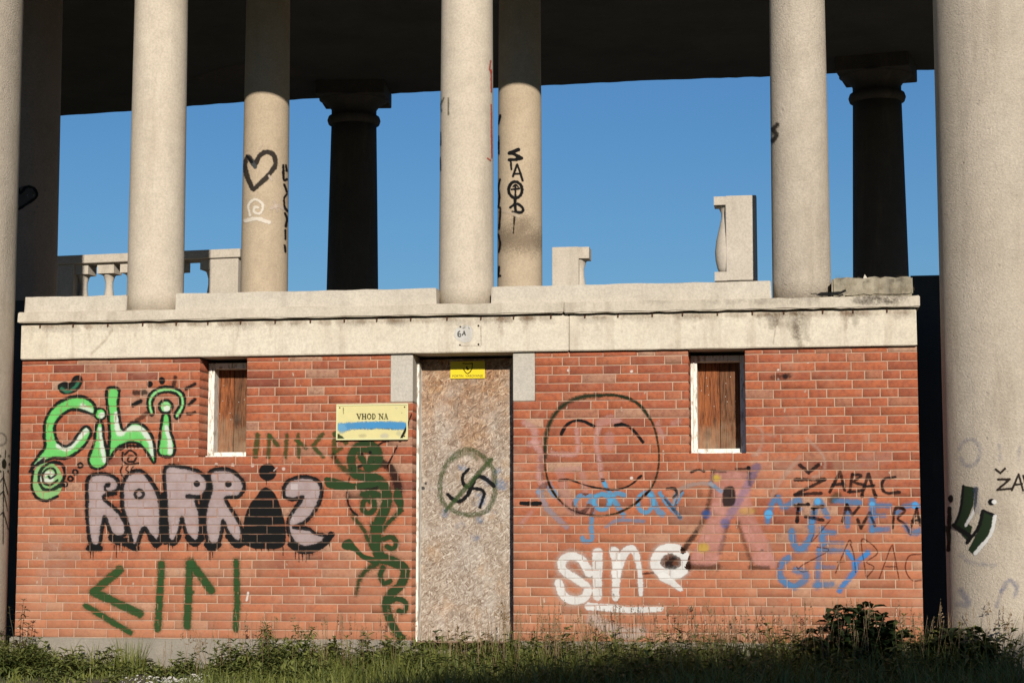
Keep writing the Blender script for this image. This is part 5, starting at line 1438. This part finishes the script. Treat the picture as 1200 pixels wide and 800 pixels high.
herb('leafy_herb', 215, -.85, 762, 'small upright weed near the pale gravel', stems=6, spread=.1, leaf_l=.08, leaf_w=.02, per=9, seed=9)
herb('leafy_herb', 300, -.95, 747, 'big rounded weed bush left of the doorway', stems=26, spread=.36, leaf_l=.10, leaf_w=.022, per=15, seed=10, base_r=.22)
herb('leafy_herb', 320, -.6, 727, 'tall drooping weed rising from the rounded bush', stems=6, spread=.1, leaf_l=.10, leaf_w=.02, per=18, seed=11, droop=.9)
herb('leafy_herb', 355, -.6, 730, 'drooping weed right of the rounded bush', stems=6, spread=.1, leaf_l=.095, leaf_w=.02, per=18, seed=12, droop=.9)
herb('leafy_herb', 405, -.55, 743, 'slim weed against the plinth below the vine creature', stems=5, spread=.12, leaf_l=.08, leaf_w=.016, per=13, seed=13)
herb('leafy_herb', 445, -.5, 738, 'leafy weed against the plinth left of the door frame', stems=9, spread=.2, leaf_l=.085, leaf_w=.018, per=13, seed=14, base_r=.1)
herb('leafy_herb', 492, -.4, 748, 'weed at the foot of the door frame', stems=8, spread=.18, leaf_l=.08, leaf_w=.016, per=12, seed=15, base_r=.1)
herb('leafy_herb', 560, -.45, 746, 'weed in front of the door panel', stems=8, spread=.2, leaf_l=.085, leaf_w=.014, per=11, seed=16, base_r=.12)
herb('leafy_herb', 650, -.4, 738, 'weed under the white underline', stems=8, spread=.2, leaf_l=.08, leaf_w=.013, per=11, seed=17, base_r=.12)
herb('leafy_herb', 790, -.45, 728, 'weed under the end of the white word', stems=9, spread=.2, leaf_l=.08, leaf_w=.014, per=12, seed=18, base_r=.12)
herb('leafy_herb', 832, -.5, 744, 'low weed below the pink letter A', stems=9, spread=.16, leaf_l=.09, leaf_w=.015, per=10, seed=19, base_r=.1)
herb('leafy_herb', 1050, -.35, 716, 'thin green weed right of the dark shrub', stems=5, spread=.14, leaf_l=.09, leaf_w=.02, per=11, seed=20)
# broad-leaved weeds mixed through the grass, too tangled to count
V, Fc, TN = [], [], []
rw_ = random.Random(77)
for i in range(640):
    x = rw_.uniform(-7.9, 2.6); y = -0.1-2.2*rw_.random()**1.3
    hh, dd = turf(np.array(x), np.array(y)); hh = float(hh)*rw_.uniform(.55, 1.15)
    if rw_.random() > float(dd): continue
    if y < -1.1: hh *= .75
    a = rw_.uniform(0, 6.28); b = Vector((x, y, -.02)); tp = Vector((x+math.cos(a)*.06, y+math.sin(a)*.05, hh)); big = rw_.uniform(.7, 1.4)
    for k in range(rw_.randint(9, 18)):
        q = .15+.85*rw_.random(); pp_ = b.lerp(tp, q); aa = k*2.4+a
        leaf(V, Fc, TN, pp_, Vector((math.cos(aa), math.sin(aa), rw_.uniform(-.1, .9))), .095*big*(1.2-.5*q), .034*big*(1.2-.5*q), rw_.uniform(0, 1), rw_.uniform(.2, .8))
o = link('weeds', mesh_np('weeds', V, Fc, {'tone': np.array(TN)}), M['herb'])
tag(o, 'tangle of broad-leaved weeds growing through the grass', 'weeds', kind='stuff')
# dark shrub
def shrub(px, Y, top_py, label, seed):
    r = random.Random(seed); x0 = X(px, 740, Y); H = Z(px, top_py, Y)
    root = empty('shrub', (x0, Y, 0)); tag(root, label, 'shrub')
    sm = MB(); V, Fc, TN = [], [], []
    for s in range(24):
        a = r.uniform(0, 6.28); tx = r.uniform(-.38, .36); hh = H*(1-.55*(abs(tx)/.4)**2)*r.uniform(.75, 1.0)
        if s == 0: tx, hh = .05, H
        if s == 1: tx, hh = -.17, H*.95
        pts = [Vector((tx*q**1.0*1.1, .15*math.sin(a)*q, hh*q)) for q in np.linspace(0, 1, 6)]
        sm.tube([tuple(p) for p in pts], .007, .003, 5)
        for k in range(24):
            q = .3+.7*r.random(); i = min(4, int(q*5)); p = pts[i].lerp(pts[i+1], q*5-i)
            aa = r.uniform(0, 6.28); leaf(V, Fc, TN, p, Vector((math.cos(aa), math.sin(aa), r.uniform(-.2, .8))), r.uniform(.09, .15), r.uniform(.055, .09), r.uniform(0, .8), .4)
    me = sm.mesh('stems'); at = me.attributes.new('tone', 'FLOAT', 'POINT'); at.data.foreach_set('value', np.full(len(me.vertices), .2, np.float32))
    link('stems', me, M['shrub'], root); link('leaves', mesh_np('leaves', V, Fc, {'tone': np.array(TN)}), M['shrub'], root)
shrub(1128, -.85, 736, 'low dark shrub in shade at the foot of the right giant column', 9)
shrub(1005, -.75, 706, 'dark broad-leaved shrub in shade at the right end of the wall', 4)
# dandelion clock
dx, dy = X(1102, 797, -1.4), -1.4; dz = Z(1102, 797, -1.4)
dn_ = empty('dandelion', (dx, dy, 0)); tag(dn_, 'dandelion seed head in the dark grass near the right column', 'flower')
m = MB(); m.tube([(0, 0, -.02), (.004, 0, dz*.5), (0, 0, dz)], .002, .0016, 5)
me = m.mesh('stalk'); me.attributes.new('tone', 'FLOAT', 'POINT'); link('stalk', me, M['herb'], dn_)
V, Fc = [], []
for i in range(90):
    v = Vector((random.gauss(0, 1), random.gauss(0, 1), random.gauss(0, 1))).normalized(); e = v*.019; s = v.orthogonal().normalized(); b = len(V)
    V += [tuple(Vector((0, 0, dz))+v*.004), tuple(Vector((0, 0, dz))+e+s*.004), tuple(Vector((0, 0, dz))+e-s*.004)]; Fc.append((b, b+1, b+2))
link('seed_head', mesh_np('seed_head', V, Fc), M['gravel'], dn_)

# pale gravel spilled by the wall
ico = bmesh.new(); bmesh.ops.create_icosphere(ico, subdivisions=1, radius=1.0)
iv = np.array([v.co[:] for v in ico.verts]); iff = np.array([[v.index for v in f.verts] for f in ico.faces]); ico.free()
V, Fc = [], []
for i in range(1500):
    c = at_z(random.gauss(238, 34), random.uniform(789, 822), 0.0)
    x, y = c[0], c[1]+random.uniform(-.3, .15); s = random.uniform(.004, .015)
    a = random.uniform(0, 6.28); k = iv*np.array([s*random.uniform(.7, 1.4), s, s*random.uniform(.4, .75)])*(1+RNG.uniform(-.2, .2, (12, 1)))
    V.append(np.stack([x+k[:, 0]*math.cos(a)-k[:, 1]*math.sin(a), y+k[:, 0]*math.sin(a)+k[:, 1]*math.cos(a), k[:, 2]+s*.2], 1)); Fc.append(iff+12*i)
o = link('gravel', mesh_np('gravel', np.concatenate(V), np.concatenate(Fc)), M['gravel'])
tag(o, 'pale limestone gravel spilled in front of the plinth', 'gravel', kind='stuff')

# ------------------------------------------------------------------ tall clipped hedge behind the viewer, whose shadow lies on the right of the grass
HY, HX0, HX1, HZ = -20.0, 1.5, 15.0, 7.68
hd = empty('hedge', (HX0+4, HY, 0)); tag(hd, 'tall clipped hedge behind the viewer, shading the grass on the right', 'hedge')
hinv = Matrix.Translation((-HX0-4, -HY, 0))
m = MB()
def hedge_top(x): return HZ-1.0*(1-min(1.0, max(0.0, (x-HX0)/3.2)))**1.6
for q in range(14): m.box(HX0+.3+q, HX0+1.3+q, HY-1.2, HY+.2, -.1, hedge_top(HX0+.3+q)-.2)
o = link('woody_core', m.mesh('woody_core'), M['bark']); o.parent = hd; o.matrix_parent_inverse = hinv
nl = 14000
pz = HZ*RNG.uniform(0, 1, nl)**.6; pxx = RNG.uniform(HX0, HX1, nl); pyy = HY+RNG.uniform(-1.4, .4, nl)
tops = np.array([hedge_top(x) for x in pxx]); pz = pz*tops/HZ
sel = RNG.uniform(0, 1, nl) < .4; pz[sel] = tops[sel]-.3+np.abs(RNG.normal(0, .2, sel.sum()))
d = RNG.normal(0, 1, (nl, 3)); d /= np.linalg.norm(d, axis=1)[:, None]; e = np.cross(d, RNG.normal(0, 1, (nl, 3))); e /= np.linalg.norm(e, axis=1)[:, None]
c = np.stack([pxx, pyy, pz], 1); s = RNG.uniform(.05, .11, nl)[:, None]
V = np.stack([c-d*s, c+e*s*.5, c+d*s, c-e*s*.5], 1).reshape(-1, 3)
o = link('foliage', mesh_np('foliage', V, np.arange(nl*4).reshape(-1, 4), {'tone': np.repeat(RNG.uniform(0, .8, nl), 4)}), M['shrub']); o.parent = hd; o.matrix_parent_inverse = hinv
bpy.context.view_layer.update()
